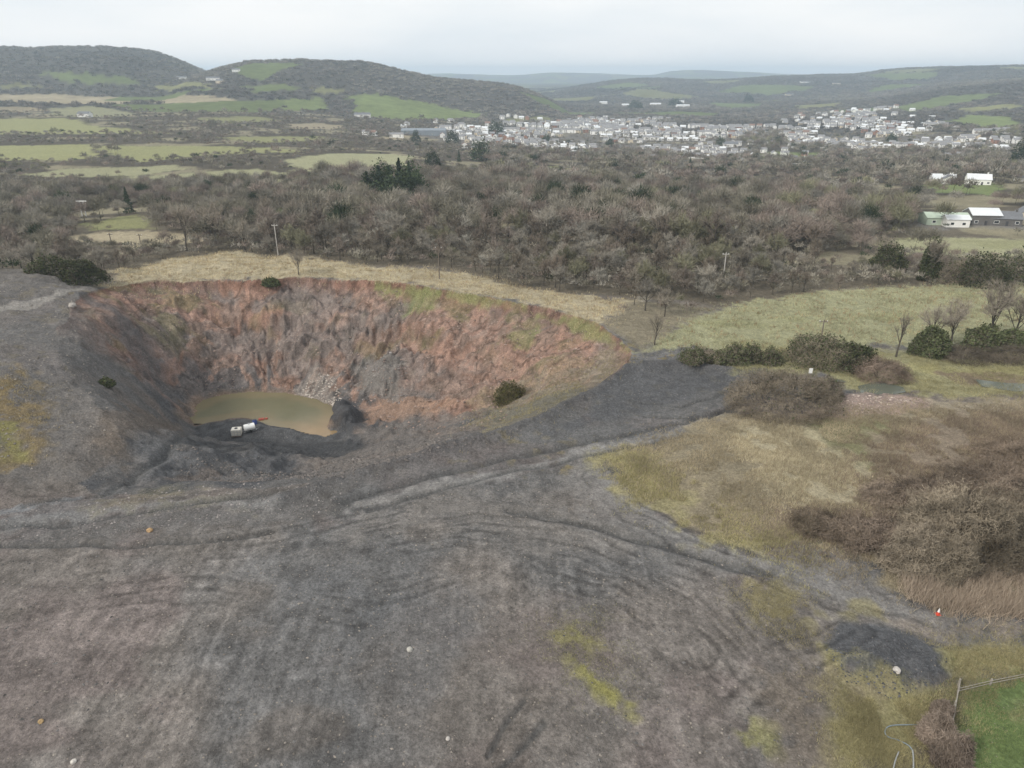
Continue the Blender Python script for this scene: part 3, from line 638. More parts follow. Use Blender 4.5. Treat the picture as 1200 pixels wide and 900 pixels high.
# haze: one even volume round everything
def boxmesh(x0, x1, y0, y1, z0, z1):
    V = [(x0, y0, z0), (x1, y0, z0), (x1, y1, z0), (x0, y1, z0), (x0, y0, z1), (x1, y0, z1), (x1, y1, z1), (x0, y1, z1)]
    F = [(0, 3, 2, 1), (4, 5, 6, 7), (0, 1, 5, 4), (1, 2, 6, 5), (2, 3, 7, 6), (3, 0, 4, 7)]
    return V, F
HAZE = True
if HAZE:
    V, F = boxmesh(-12000, 12000, -12000, 12000, float(Hh.min())-1.0, float(Hh.max())+25)
    mh = bpy.data.materials.new('haze'); mh.use_nodes = True; th = mh.node_tree; th.nodes.clear()
    ho = th.nodes.new('ShaderNodeOutputMaterial'); hv = th.nodes.new('ShaderNodeVolumePrincipled')
    hv.inputs['Color'].default_value = (.70, .85, 1, 1); hv.inputs['Density'].default_value = 1.6e-4; hv.inputs['Anisotropy'].default_value = .2
    th.links.new(hv.outputs[0], ho.inputs['Volume'])
    o = add('haze', mk_mesh('haze', V, F, None, [mh])); o['kind'] = 'stuff'

# pond: murky water, ochre where it shoals
pp = np.array(PONDW)
gx, gy = np.meshgrid(np.arange(pp[:, 0].min()-2, pp[:, 0].max()+2, .5), np.arange(pp[:, 1].min()-2, pp[:, 1].max()+2, .5))
psd = sdist(gx, gy, PONDW, 10)
ids = np.arange(gx.size).reshape(gx.shape); keep = psd > -1.6
kf = keep[:-1, :-1] & keep[1:, :-1] & keep[:-1, 1:] & keep[1:, 1:]
F = np.stack([ids[:-1, :-1][kf], ids[:-1, 1:][kf], ids[1:, 1:][kf], ids[1:, :-1][kf]], 1)
sh = sstep(3.2, .3, psd+(fbm(gx/4, gy/4, 301, 3)-.5)*3)
e1 = np.array(at_z(375, 505, FLOOR)); sh2 = np.exp(-(np.hypot(gx-e1[0], gy-e1[1])/6.5)**2)
pcw = mix(np.broadcast_to(C3(.135, .130, .078), gx.shape+(3,)), C3(.25, .175, .095), np.clip(.30*sh+.75*sh2, 0, 1))
M_POND = mat('pond_water', attr=True, rough=.18, spec=.4, noise=.06, nscale=.3, bump=.03, bscale=3)
o = add('pond', mk_mesh('pond', np.stack([gx, gy, np.full(gx.shape, FLOOR+.02)], -1).reshape(-1, 3), F, pcw.reshape(-1, 3), [M_POND], smooth=True)); o['kind'] = 'structure'
M_WATER = mat('shallow_water', (.10, .11, .085), rough=.12, spec=.5, bump=.03, bscale=2)
for k, P in enumerate([[(1005, 453), (1030, 449), (1058, 455), (1062, 460), (1035, 463), (1008, 460)], [(1142, 447), (1180, 450), (1230, 449), (1230, 458), (1190, 459), (1150, 454)], [(960, 444), (985, 445), (992, 449), (965, 449)]]):
    W = poly(*P); zz = np.mean([p[2] for p in W])+.12
    me = bpy.data.meshes.new('puddle'); me.from_pydata([(p[0], p[1], zz) for p in W], [], [list(range(len(W)))[::-1]]); me.materials.append(M_WATER)
    if me.polygons[0].normal.z < 0: me.flip_normals()
    o = add('puddle_water', me); o['kind'] = 'structure'

# ------------------------------------------------------------------ vegetation shapes
class Geo:
    def __init__(s): s.V = []; s.F = []; s.C = []; s.n = 0
    def put(s, V, F, c):
        V = np.asarray(V, float); F = np.asarray(F, int)
        s.V.append(V); s.F.append(F+s.n); s.n += len(V)
        c = np.asarray(c, float); s.C.append(np.broadcast_to(c, V.shape) if c.ndim == 1 else c)
    def arr(s): return np.concatenate(s.V), np.concatenate(s.F), np.concatenate(s.C)
    def mesh(s, name, m, smooth=False):
        V, F, Cc = s.arr(); return mk_mesh(name, V, F, Cc, m if isinstance(m, list) else [m], smooth=smooth)
    def tube(s, pts, rad, c, n=5):
        pts = np.asarray(pts, float); m = len(pts); V = []
        for i in range(m):
            d = pts[min(i+1, m-1)]-pts[max(i-1, 0)]; d = d/(np.linalg.norm(d)+1e-9)
            a = np.cross(d, [0, 0, 1] if abs(d[2]) < .9 else [1, 0, 0]); a /= np.linalg.norm(a); b = np.cross(d, a)
            th_ = np.arange(n)*2*np.pi/n
            V.append(pts[i]+rad[i]*(np.cos(th_)[:, None]*a+np.sin(th_)[:, None]*b))
        F = []
        for i in range(m-1):
            for j in range(n):
                p, q = i*n+j, i*n+(j+1) % n; F += [(p, q, q+n), (p, q+n, p+n)]
        V = np.concatenate(V); base_ = len(V); V = np.concatenate([V, pts[-1:]+0, pts[:1]])
        for j in range(n): F += [((m-1)*n+j, (m-1)*n+(j+1) % n, base_), (j, base_+1, (j+1) % n)]
        s.put(V, F, c)
    def blades(s, P, Q, wdt, c, g, o=None):
        P = np.asarray(P); Q = np.asarray(Q); k = len(P); d = Q-P; r = g.normal(size=(k, 3))
        if o is not None: r = o+r*.35
        a = np.cross(d, r); a /= np.linalg.norm(a, axis=1, keepdims=True)+1e-9
        w_ = (np.broadcast_to(wdt, (k,)))[:, None]/2
        V = np.stack([P-a*w_, P+a*w_, Q], 1).reshape(-1, 3); F = np.arange(3*k).reshape(k, 3)
        c = np.asarray(c)*(.75+.5*g.random((k, 1))) if np.asarray(c).ndim == 1 else c
        s.put(V, F, np.repeat(c, 3, 0))
    def leaves(s, P, size, c, g):
        k = len(P); a = g.normal(size=(k, 3)); a /= np.linalg.norm(a, axis=1, keepdims=True); b = np.cross(a, g.normal(size=(k, 3))); b /= np.linalg.norm(b, axis=1, keepdims=True)
        sz = np.broadcast_to(size, (k,))[:, None]*(.6+.8*g.random((k, 1)))
        V = np.stack([P-a*sz*.5, P+b*sz*.35, P+a*sz*.5, P-b*sz*.35], 1).reshape(-1, 3); i = np.arange(k)*4
        F = np.stack([np.stack([i, i+1, i+2], 1), np.stack([i, i+2, i+3], 1)], 1).reshape(-1, 3)
        c = np.asarray(c)*(.65+.7*g.random((k, 1))); s.put(V, F, np.repeat(c, 4, 0))

TW_C = C3(.250, .220, .178); BK = C3(.085, .075, .062)
def unit(v): return v/(np.linalg.norm(v, axis=-1, keepdims=True)+1e-9)
def bare_tree(seed, h=10., cr=3.6, nl=8, ns=6, nt=22, bw=.075, tilt=.3, low=.2, tc_=TW_C):
    g = np.random.default_rng(seed); T = Geo(); Cw = Geo()
    top = np.array([g.normal()*.3, g.normal()*.3, h*.78]); mid = top*.5+np.array([g.normal()*.25, g.normal()*.25, 0])
    tr = h*.018
    T.tube([(0, 0, -.4), (0, 0, h*.12), mid, top], [tr*1.5, tr*1.05, tr*.75, tr*.25], BK, 6)
    ctr = np.array([0, 0, h*.57]); ez = h*.43
    P, Q, W = [], [], []
    for i in range(nl):
        f_ = low+(.42)*(i+.5)/nl; st = mid*(f_/.39) if f_ < .39 else mid+(top-mid)*((f_-.39)/.39)
        a = i*2.4+g.random()*.8; el = math.radians(g.uniform(8, 75) if i < nl-2 else g.uniform(60, 88))
        d = np.array([math.cos(a)*math.cos(el), math.sin(a)*math.cos(el), math.sin(el)])
        end = ctr+d*np.array([cr, cr, ez])*g.uniform(.68, .95)*np.array([1, 1, .8])
        mm = (st+end)/2+np.array([0, 0, g.uniform(-.05, .1)*h*.5])+g.normal(size=3)*.2
        T.tube([st, mm, end], [tr*.5, tr*.32, tr*.1], BK, 4)
        for j in range(ns):
            q = g.uniform(.25, 1); s0 = st+(mm-st)*q*2 if q < .5 else mm+(end-mm)*(q-.5)*2
            dd = unit(unit(s0-ctr*np.array([1, 1, .6]))*.8+g.normal(size=3)*.6+np.array([0, 0, tilt])); s1 = s0+dd*cr*g.uniform(.25, .55)
            P.append(s0); Q.append(s1); W.append(bw*1.6)
            k = nt; u_ = g.random((k, 1))**.7; p0 = s0+(s1-s0)*u_
            d2 = unit(dd*.7+g.normal(size=(k, 3))*.75+np.array([0, 0, tilt])); ln = cr*g.uniform(.16, .42, (k, 1))
            P += list(p0); Q += list(p0+d2*ln); W += [bw]*k
    Cw.blades(np.array(P), np.array(Q), np.array(W), tc_, g, unit(np.array(P)-np.array([0, 0, h*.4])))
    return T, Cw
def joined(seed, n, h, cr, bw, core=0):
    """a tree for the far masses: one slim stem and n broad sprays of twigs"""
    g = np.random.default_rng(seed); G = Geo()
    d = unit(g.normal(size=(n, 3))); d[:, 2] = np.abs(d[:, 2])*1.0-.35*g.random(n)
    rad = g.uniform(.15, .92, (n, 1))**.7
    P = np.array([0, 0, h*.55])+d*rad*np.array([cr, cr, h*.40]); dir_ = unit(d*.8+g.normal(size=(n, 3))*.5+np.array([0, 0, .45]))
    ln = cr*g.uniform(.28, .6, (n, 1))
    G.blades(P-dir_*ln*.5, P+dir_*ln*.5, bw, C3(1, 1, 1), g, unit(P-np.array([0, 0, h*.35])))
    G.blades(np.array([[0, 0, -.3]]), np.array([[0, 0, h*.6]]), np.array([h*.035]), C3(.6, .6, .6), g)
    return G.arr()
def conifer(seed, h=13., cr=3.0, n=900, leaf=.55, c=C3(.042, .058, .032)):
    g = np.random.default_rng(seed); T = Geo(); Cw = Geo()
    T.tube([(0, 0, -.4), (0, 0, h*.5), (0, 0, h*.97)], [h*.018, h*.012, .03], BK, 5)
    z = g.random(n)**1.35; a = g.random(n)*6.283; whorl = .75+.25*np.sin(z*h*3.2)+g.normal(size=n)*.1
    rad = cr*(1-z)**.85*whorl*np.sqrt(g.uniform(.25, 1, n))
    P = np.stack([np.cos(a)*rad, np.sin(a)*rad, h*.10+z*h*.9-rad*.22], 1)
    Cw.leaves(P, leaf, c, g); return T, Cw
def shrub(seed, rx, ry, h, n, leaf, c, lump=.35, twig=0, tc_=C3(.14, .115, .09)):
    """a leafy or twiggy mound: stems below, foliage clumped over lumps"""
    g = np.random.default_rng(seed); Cw = Geo(); T = Geo()
    for k in range(6):
        a = g.random()*6.28; T.tube([(math.cos(a)*.1*rx, math.sin(a)*.1*ry, -.3), (math.cos(a)*.35*rx, math.sin(a)*.35*ry, h*.4), (math.cos(a)*.55*rx, math.sin(a)*.55*ry, h*.72)], [.05, .04, .015], BK, 4)
    a = g.random(n)*6.283; el = np.arcsin(g.random(n)); d = np.stack([np.cos(a)*np.cos(el), np.sin(a)*np.cos(el), np.sin(el)], 1)
    lf = 1-lump+lump*2.2*fbm(a*1.8+seed, el*3, seed, 4); rad = lf*g.uniform(.45, 1, n)**.5
    P = d*rad[:, None]*np.array([rx, ry, h])
    if n and leaf: Cw.leaves(P[:int(n*(1-twig))], leaf, c, g)
    if twig:
        Pt = P[int(n*(1-twig)):]; dr = unit(unit(Pt+1e-6)*.45+g.normal(size=Pt.shape)*.75+np.array([0, 0, .35])); ln = np.minimum(h, 2.6)*g.uniform(.10, .34, (len(Pt), 1))
        Cw.blades(Pt-dr*ln*.6, Pt+dr*ln*.4, .052, np.asarray(tc_)*np.clip(.25+1.5*fbm(Pt[:, :1]*.7+seed, Pt[:, 1:2]*.7+Pt[:, 2:3]*.9, seed, 3), .35, 1.6)*(.8+.4*g.random((len(Pt), 1))), g, unit(Pt+1e-6))
    return T, Cw

def tree_thing(name, T, Cw, loc, rot, sc, label, cat, group=None, tp='trunk', cp='crown'):
    o = empty(name, loc, rot, sc); tag(o, label, cat, group)
    add(tp, T, o); add(cp, Cw, o); return o
def on(u, v, sink=0):
    p = hit(u, v); return (p[0], p[1], p[2]-sink)
def hpx(u, v, px, z=None):
    """metres for px photo pixels of height on the ground point seen at (u, v)"""
    x, y, z = hit(u, v); a, tn = ray(u, v); dep = y*CP+(CAM_H-z)*SP
    return px*dep/FPX/math.cos(math.atan(tn))**.5

# ------------------------------------------------------------------ woods: find where the trees stand
def wood_points(r0, r1, sp_, amax, seed, keep=1.0):
    g = np.random.default_rng(seed); xm = r1*math.sin(amax)
    xs = np.arange(-xm, xm, sp_); ys = np.arange(r0*math.cos(amax)*.8, r1, sp_)
    gx_, gy_ = np.meshgrid(xs, ys); gx_ = gx_.ravel()+g.uniform(-.48, .48, gx_.size)*sp_; gy_ = gy_.ravel()+g.uniform(-.48, .48, gy_.size)*sp_
    r_ = np.hypot(gx_, gy_); a_ = np.arctan2(gx_, gy_)
    m = (r_ > r0) & (r_ < r1) & (np.abs(a_) < amax); gx_, gy_ = gx_[m], gy_[m]
    i = np.clip(np.searchsorted(rr, np.hypot(gx_, gy_)), 0, NR-1); j = np.clip(np.searchsorted(az, np.arctan2(gx_, gy_)), 0, NA-1)
    m = g.random(gx_.size) < wood[i, j]*keep
    gx_, gy_ = gx_[m], gy_[m]; return gx_, gy_, gz(gx_, gy_)
px_, py_, pz_ = wood_points(150, 460, 5.6, .73, 401)
prr = np.hypot(px_, py_); hn = fbm(px_/40, py_/40, 411, 3); paz = np.arctan2(px_, py_)
scale = np.clip(.50+.85*hn+rng.normal(size=len(px_))*.17, .45, 1.45)
scale *= np.where((paz < -.30), .80, 1.0)
scale *= .62+.38*sstep(205, 235, prr)
lowh = poly((985, 304), (1320, 304), (1320, 336), (1150, 336), (985, 340)); scale *= np.where(sdist(px_, py_, lowh, 30) > -6, .45, 1)
lowm = poly((95, 288), (260, 288), (260, 300), (95, 312)); scale *= np.where(sdist(px_, py_, lowm, 30) > -3, .5, 1)
order = np.argsort(prr-scale*25)
inview = np.abs(paz[order]) < math.radians(36.5)
ind = order[inview][:292]; rest = np.setdiff1d(np.arange(len(px_)), ind)

TREES = []
for k in range(7):
    kinds = [(10, 4.2, 10, 7, 24, .085), (11, 4.8, 11, 7, 24, .085), (9, 3.8, 9, 7, 22, .08), (12, 4.0, 11, 6, 24, .085), (8, 4.2, 10, 7, 22, .08), (10, 5.2, 12, 7, 24, .09), (11, 3.4, 10, 6, 22, .08)][k]
    T, Cw = bare_tree(500+k, *kinds, tc_=[C3(.22, .195, .158), C3(.26, .238, .20), C3(.18, .154, .12), C3(.22, .185, .154), C3(.275, .258, .222), C3(.19, .182, .122), C3(.16, .133, .106)][k]); TREES.append((T.mesh('trunk', M_BARK), Cw.mesh('crown', M_CROWN)))
zones = [(-.9, -.36, 'bare grey-brown tree in the scrubby wood behind the spoil tip', 'bare trees behind the spoil tip'),
         (-.36, -.10, 'bare brown tree in the wood edge behind the tan field above the red face', 'bare trees behind the tan field'),
         (-.10, .12, 'bare brown tree in the dense wood behind the middle of the pit', 'bare trees of the dense wood behind the pit'),
         (.12, .34, 'bare brown tree in the wood above the pale grass strip', 'bare trees above the pale grass strip'),
         (.34, .9, 'bare tree in the belt between the green pasture and the yellow field', 'bare trees in the belt by the yellow field')]
for n_, i in enumerate(ind):
    T, Cw = TREES[n_ % 7]
    for a0, a1, lb, gp in zones:
        if a0 <= paz[i] < a1: break
    tree_thing('bare_tree', T, Cw, (px_[i], py_[i], pz_[i]), rng.random()*6.28, scale[i], lb, 'tree', gp)

def mass(name, vars_, x, y, z, sc, tint, m, seed):
    g = np.random.default_rng(seed); Vs, Fs, Cs = [], [], []; n = 0; pick = g.integers(0, len(vars_), len(x)); ro = g.random(len(x))*6.283
    for k, (V, F, Cc) in enumerate(vars_):
        s_ = pick == k
        if not s_.any(): continue
        c_, sn = np.cos(ro[s_])[:, None], np.sin(ro[s_])[:, None]; q = sc[s_][:, None]
        vx = (V[None, :, 0]*c_-V[None, :, 1]*sn)*q+x[s_][:, None]; vy = (V[None, :, 0]*sn+V[None, :, 1]*c_)*q+y[s_][:, None]; vz = V[None, :, 2]*q+z[s_][:, None]
        Vs.append(np.stack([vx, vy, vz], -1).reshape(-1, 3)); k_ = s_.sum()
        Fs.append((F[None]+(np.arange(k_)*len(V))[:, None, None]).reshape(-1, 3)+n); n += k_*len(V)
        Cs.append((Cc[None]*tint[s_][:, None, :]).reshape(-1, 3))
    me = mk_mesh(name, np.concatenate(Vs), np.concatenate(Fs), np.concatenate(Cs), [m]); o = add(name, me); o['kind'] = 'stuff'; return o
def tints(x, y, seed):
    g = np.random.default_rng(seed); n = len(x)
    base_ = np.array([[.230, .205, .165], [.265, .243, .200], [.195, .180, .138], [.235, .195, .165], [.262, .244, .208], [.215, .208, .135]])
    p = fbm(x/70, y/70, seed, 4); c = base_[np.clip((g.random(n)*.45+p*1.3-.38)*6, 0, 5.99).astype(int)]
    c = c*(.60+.64*g.random((n, 1)))
    ev = g.random(n) < .05; c[ev] = C3(.035, .048, .026)*(.8+.5*g.random((ev.sum(), 1))); return c
V1 = [joined(600+k, 480, 9.5+k % 3, 4.2+.4*(k % 4), .15) for k in range(6)]
mass('woodland', V1, px_[rest], py_[rest], pz_[rest], scale[rest], tints(px_[rest], py_[rest], 421), M_STUFF, 431)['label'] = 'mass of bare winter woodland beyond the pit'
ux, uy, uz = wood_points(150, 340, 3.3, .70, 405, .8)
VU = [joined(660+k, 60, 2.6+.4*k, 1.9, .17) for k in range(4)]
mass('undergrowth', VU, ux, uy, uz, .5+.8*fbm(ux/14, uy/14, 415, 3)+.3*rng.random(len(ux)), tints(ux, uy, 425)*1.05, M_STUFF, 435)['label'] = 'brown scrub and bramble filling the wood edge'
x2, y2, z2 = wood_points(460, 1330, 7.4, .70, 402, .92)
a2 = np.arctan2(x2, y2); s2_ = (.40+.85*fbm(x2/55, y2/55, 412, 3))*(.62+.76*rng.random(len(x2))); s2_ *= np.where(gz(x2, y2, town) > .3, .55, 1); s2_ *= np.where(a2 < -.04, .50, .95)*np.where((a2 < -.04) & (rng.random(len(x2)) < .06), 1.9, 1)
V2 = [joined(620+k, 110, 9+k % 3, 4.6+.4*(k % 3), .48) for k in range(6)]
mass('valley_woodland', V2, x2, y2, z2, s2_, tints(x2, y2, 422), M_STUFF, 432)['label'] = 'bare hedgerow trees and copses across the valley floor'
x3, y3, z3 = wood_points(1330, 4700, 14.0, .68, 403, .88)
s3_ = (.45+.8*rng.random(len(x3)))*np.where(z3 > 90, .8, 1)
V3 = [joined(640+k, 42, 8, 7.5, 1.5) for k in range(5)]
mass('hill_woodland', V3, x3, y3, z3-2.5, s3_, (tints(x3/3, y3/3, 423)*.45+C3(.175, .165, .150)*.55)*(.58+.34*sstep(.35, .65, fbm(x3/600, y3/600, 426, 3))+.3*sstep(.4, .6, fbm(x3/220, y3/220, 424, 3)))[:, None], M_STUFF, 433)['label'] = 'bare woods over the valley sides and hilltops'

# ------------------------------------------------------------------ conifers and dark evergreens one can tell apart
CON = []
for k in range(3):
    T, Cw = conifer(700+k, 13, 4.3 if k else 2.8, 1700, .6); CON.append((T.mesh('trunk', M_BARK), Cw.mesh('crown', M_CROWN)))
EVG = []
for k in range(3):
    T, Cw = shrub(720+k, 3.4, 3.4, 7.5, 1500, .55, C3(.050, .066, .034), .5); EVG.append((T.mesh('trunk', M_BARK), Cw.mesh('crown', M_CROWN)))
for (u, v, hp) in [(432, 240, 38), (446, 236, 40), (458, 240, 44), (470, 238, 50), (481, 236, 44), (490, 234, 34)]:
    p = on(u, v); h = hpx(u, v, hp); T, Cw = CON[random.randrange(3)]
    tree_thing('conifer', T, Cw, p, random.random()*6, h/13, 'dark conifer in the tight evergreen clump at the wood edge', 'conifer', 'conifers of the evergreen clump')
for (u, v, hp) in [(434, 240, 30), (446, 240, 36), (459, 241, 34), (472, 241, 36), (485, 239, 34), (425, 238, 24), (493, 238, 28), (453, 234, 38), (478, 234, 40)]:
    p = on(u, v); h = hpx(u, v, hp); T, Cw = EVG[random.randrange(3)]
    o = tree_thing('evergreen_tree', T, Cw, p, random.random()*6, 1, 'rounded dark evergreen tree filling the tight conifer clump', 'tree', 'rounded evergreens of the conifer clump'); o.scale = (h/7.5*.95, h/7.5*.95, h/7.5)
for (u, v, hp, w_, lb) in [(508, 198, 18, 1.3, 'low dark spreading evergreen below the pale field'), (562, 188, 22, 1.2, 'rounded dark evergreen tree below the long village row'), (538, 190, 14, .7, 'slim dark evergreen beside the rounded one below the village'),
        (487, 166, 12, 1, 'small dark evergreen at the end of the blue-grey shed'), (582, 158, 14, 1.5, 'broad dark evergreen among the village houses'), (530, 168, 14, 1.2, 'dark evergreen copse in front of the first village row'),
        (640, 168, 10, 1.2, 'round dark evergreen in the middle of the village'), (714, 172, 9, 1.2, 'round dark evergreen near the right end of the village row'), (808, 200, 14, 1.1, 'dark cone-shaped evergreen beyond the wood, first of a pair'),
        (842, 210, 15, 1.1, 'dark evergreen beyond the wood, larger of a pair'), (844, 172, 11, 1.1, 'round dark evergreen beside the playing field'), (1044, 166, 10, 1.2, 'round dark evergreen below the hillside village'),
        (877, 120, 9, 1.4, 'dark evergreen clump at the foot of the far right hill'), (1193, 196, 26, 1.1, 'tall dark evergreen at the village end by the bungalows'), (1110, 178, 8, 1.3, 'small dark evergreen at the end of the village terrace'),
        (880, 232, 16, 1, 'dark evergreen within the wood edge below the playing field'), (745, 128, 9, 2, 'dark evergreen block beside the white works sheds'), (790, 125, 9, 2, 'second dark evergreen block among the white works sheds'),
        (152, 250, 30, .8, 'dark upright evergreen left of the olive meadow'), (78, 246, 20, 1, 'dark evergreen in the wood near the white frame'), (243, 226, 14, 1, 'small dark evergreen in the wood below the pale strips')]:
    p = on(u, v); h = hpx(u, v, hp)
    T, Cw = (CON[1] if w_ < .9 or 'cone' in lb else EVG[random.randrange(3)])
    hh = 13 if T is CON[1][0] else 7.5
    o = tree_thing('evergreen_tree', T, Cw, p, random.random()*6, 1, lb, 'tree'); o.scale = (h/hh*w_, h/hh*w_, h/hh)

# ------------------------------------------------------------------ particular trees near the pit
BIG = []
for k, a in enumerate([(12, 4.6, 10, 8, 26, .06), (11, 4.4, 10, 8, 24, .055), (10, 2.6, 8, 6, 18, .045)]):
    T, Cw = bare_tree(740+k, *a); BIG.append((T.mesh('trunk', M_BARK), Cw.mesh('crown', M_CROWN), a[0]))
for (u, v, hp, k, lb) in [(219, 294, 54, 0, 'large spreading bare oak standing behind the tan field'), (254, 288, 52, 1, 'tall bare tree with a clear trunk beside the spreading oak'), (350, 322, 30, 1, 'lone bare tree on the tan field above the red face'),
        (767, 404, 40, 2, 'thin bare tree on the corner of the pit edge'), (1050, 418, 56, 2, 'thin pale bare tree in the green pasture'), (1090, 410, 54, 1, 'bare tree rising from the ivy bush in the pasture'), (1113, 408, 58, 0, 'wide bare tree behind the ivy bush in the pasture'),
        (1158, 404, 76, 0, 'tallest bare tree by the end of the cut hedge'), (1186, 402, 60, 1, 'bare tree leaning over the cut hedge at the pasture edge'), (1088, 330, 50, 0, 'big bare hedgerow tree in front of the yellow field'),
        (1030, 318, 44, 1, 'bare hedgerow tree at the near corner of the yellow field'), (315, 272, 40, 0, 'bare oak left of the small green meadow'), (345, 268, 36, 1, 'bare oak standing on the small green meadow'), (395, 262, 40, 0, 'bare oak right of the small green meadow')]:
    T, Cw, h0 = BIG[k]; p = on(u, v); h = hpx(u, v, hp)
    tree_thing('bare_oak' if 'oak' in lb else 'bare_tree', T, Cw, p, random.random()*6, h/h0, lb, 'tree')

def bush(u, v, rx_px, hp, label, c=C3(.14, .115, .09), twig=1.0, n=2600, leaf=.3, name='scrub_bush', cat='bush', group=None, seed=0, lump=.35, ry=None, cl=None):
    p = on(u, v); rx = rx_px/FPX*(p[1]*CP+(CAM_H-p[2])*SP); h = hpx(u, v, hp)
    T, Cw = shrub(seed or int(u*7+v), rx, ry or rx*.8, h, int(n*2.8), leaf, cl if cl is not None else C3(.08, .092, .045), lump, twig, c)
    return tree_thing(name, T.mesh('stems', M_BARK), Cw.mesh('twigs', M_CROWN), p, 0, 1, label, cat, group, 'stems', 'foliage')
GREEN = C3(.085, .098, .048); TAW = C3(.235, .198, .150); DKB = C3(.18, .152, .118)
bush(912, 478, 66, 44, 'big domed brown willow scrub beside the dark haul road', TAW, .985, 9000, .3, 'willow_scrub', lump=.28)
bush(965, 466, 24, 26, 'lower shoulder of brown scrub beside the big willow dome', DKB, .95, 2500, .3, 'willow_scrub')
bush(958, 424, 46, 32, 'long brown scrub with ivy behind the white marker', TAW*.95, .75, 5000, .35)
bush(1000, 428, 26, 24, 'dark green bramble bush at the end of the long scrub', DKB, .4, 2600, .4)
bush(1032, 442, 34, 22, 'reddish brown scrub beside the small pool', C3(.245, .19, .15), 1, 3500, .3)
bush(900, 455, 12, 10, 'small tuft of scrub on the haul road side of the willow dome', TAW, 1, 800)
for i, (u, v, rx, hp, lb) in enumerate([(812, 424, 13, 16, 'dark green gorse bush closest to the pit corner'), (843, 426, 11, 15, 'rounded dark green bush second along the road hedge'), (861, 424, 12, 22, 'bright green bush in the road hedge'), (880, 424, 8, 20, 'narrow dark bush with bare stems in the road hedge'), (902, 426, 10, 18, 'dark pointed evergreen bush at the end of the road hedge'), (828, 420, 16, 10, 'low brown bramble between the green hedge bushes')]):
    bush(u, v, rx*1.3, hp, lb, DKB, .55 if i != 5 else .95, 1500, .3, 'hedge_bush', lump=.55)
bush(1090, 416, 20, 32, 'ivy-covered dark green bush in the pasture', DKB, .3, 3000, .45, 'ivy_bush', cl=GREEN)
bush(1072, 416, 9, 18, 'small dark bush at the foot of the ivy bush', DKB, .3, 900, .35, 'ivy_bush')
bush(1150, 406, 22, 25, 'broad dark ivy bush under the tallest bare tree', DKB, .45, 3000, .45, 'ivy_bush', cl=GREEN)
bush(1185, 406, 18, 20, 'dark ivy bush at the far end of the cut hedge', DKB, .4, 2600, .45, 'ivy_bush', cl=GREEN)
bush(1128, 420, 34, 13, 'low brown brash pile of cut hedge twigs', DKB*.9, 1, 2600, .3, 'brush_pile', lump=.4)
bush(1185, 420, 40, 14, 'longer brown brash pile beyond the first one', DKB*.85, 1, 2600, .3, 'brush_pile', lump=.4)
bush(318, 334, 11, 8, 'green bush hanging on the lip of the red face', DKB, .35, 1200, .4, 'lip_bush')
bush(597, 470, 20, 22, 'olive bush on the grassy slope of the pit', C3(.13, .115, .06), .8, 1800, .4, cl=C3(.10, .095, .04))
bush(126, 452, 9, 9, 'small dark bush on the spoil slope above the ramp', DKB, .4, 700, .35)
bush(95, 330, 30, 26, 'dark green bramble thicket at the top of the spoil tip', DKB, .5, 3000, .45, 'bramble_thicket', cl=GREEN*.75)
bush(60, 322, 26, 20, 'second bramble thicket along the spoil tip crest', DKB, .6, 2500, .45, 'bramble_thicket', cl=GREEN*.8)
bush(1038, 320, 22, 36, 'tall ivy bush in the hedge before the yellow field', DKB, .5, 2200, .5, 'ivy_bush', cl=GREEN*.8)
bush(1087, 328, 12, 44, 'dark ivy column on the big hedgerow tree', DKB, .25, 1800, .5, 'ivy_bush', cl=GREEN*.7)
bush(1150, 334, 36, 34, 'wide dark thicket in the hedge before the yellow field', DKB, .7, 3600, .5, 'hedge_thicket', cl=GREEN*.8)
bush(1205, 334, 36, 38, 'second wide thicket in the hedge at the picture edge', DKB, .75, 3600, .5, 'hedge_thicket', cl=GREEN*.8)
bush(1115, 330, 26, 26, 'paler bare thicket between the two dark hedge thickets', TAW*.9, .95, 3000, .5, 'hedge_thicket')
# scrub on the heath at the right
HB = [(1118, 632, 60, 70, TAW*.95, 'largest tawny willow bush on the heath', 9000), (1070, 664, 44, 50, DKB*1.1, 'dark brown bush at the near edge of the heath', 5000), (1040, 640, 40, 34, C3(0.232, 0.178, 0.147), 'low mauve-brown bush on the heath', 4000),
      (1190, 640, 46, 62, TAW, 'tawny willow bush at the picture edge', 7000), (1160, 655, 46, 60, TAW*.85, 'brown willow bush in front of the reed bed', 7000), (1105, 672, 40, 46, TAW*.9, 'tawny bush beside the reed bed', 5000),
      (1000, 628, 40, 24, C3(0.225, 0.174, 0.139), 'low brown bush where the heath meets the yellow grass', 3500), (960, 618, 34, 18, C3(0.232, 0.183, 0.139), 'smallest low brown bush by the yellow grass', 2500), (1090, 590, 50, 34, C3(0.209, 0.163, 0.132), 'dark low scrub behind the tawny willow', 4500),
      (1160, 575, 60, 30, C3(0.225, 0.174, 0.139), 'wide low brown scrub in the middle of the heath', 5000), (1040, 585, 36, 20, C3(0.232, 0.183, 0.147), 'low scrub behind the mauve-brown bush', 2500), (1200, 540, 50, 24, C3(0.232, 0.178, 0.139), 'wide scrub at the back of the heath', 3500), (1205, 665, 34, 50, DKB*1.1, 'dark bush behind the reeds at the picture edge', 4500)]
for u, v, rx, hp, c, lb, n in HB: bush(u, v, rx, hp*.86, lb, np.asarray(c)*.62+C3(.20, .168, .12)*.3, 1, n, .3, 'heath_bush', 'bush', lump=.62)
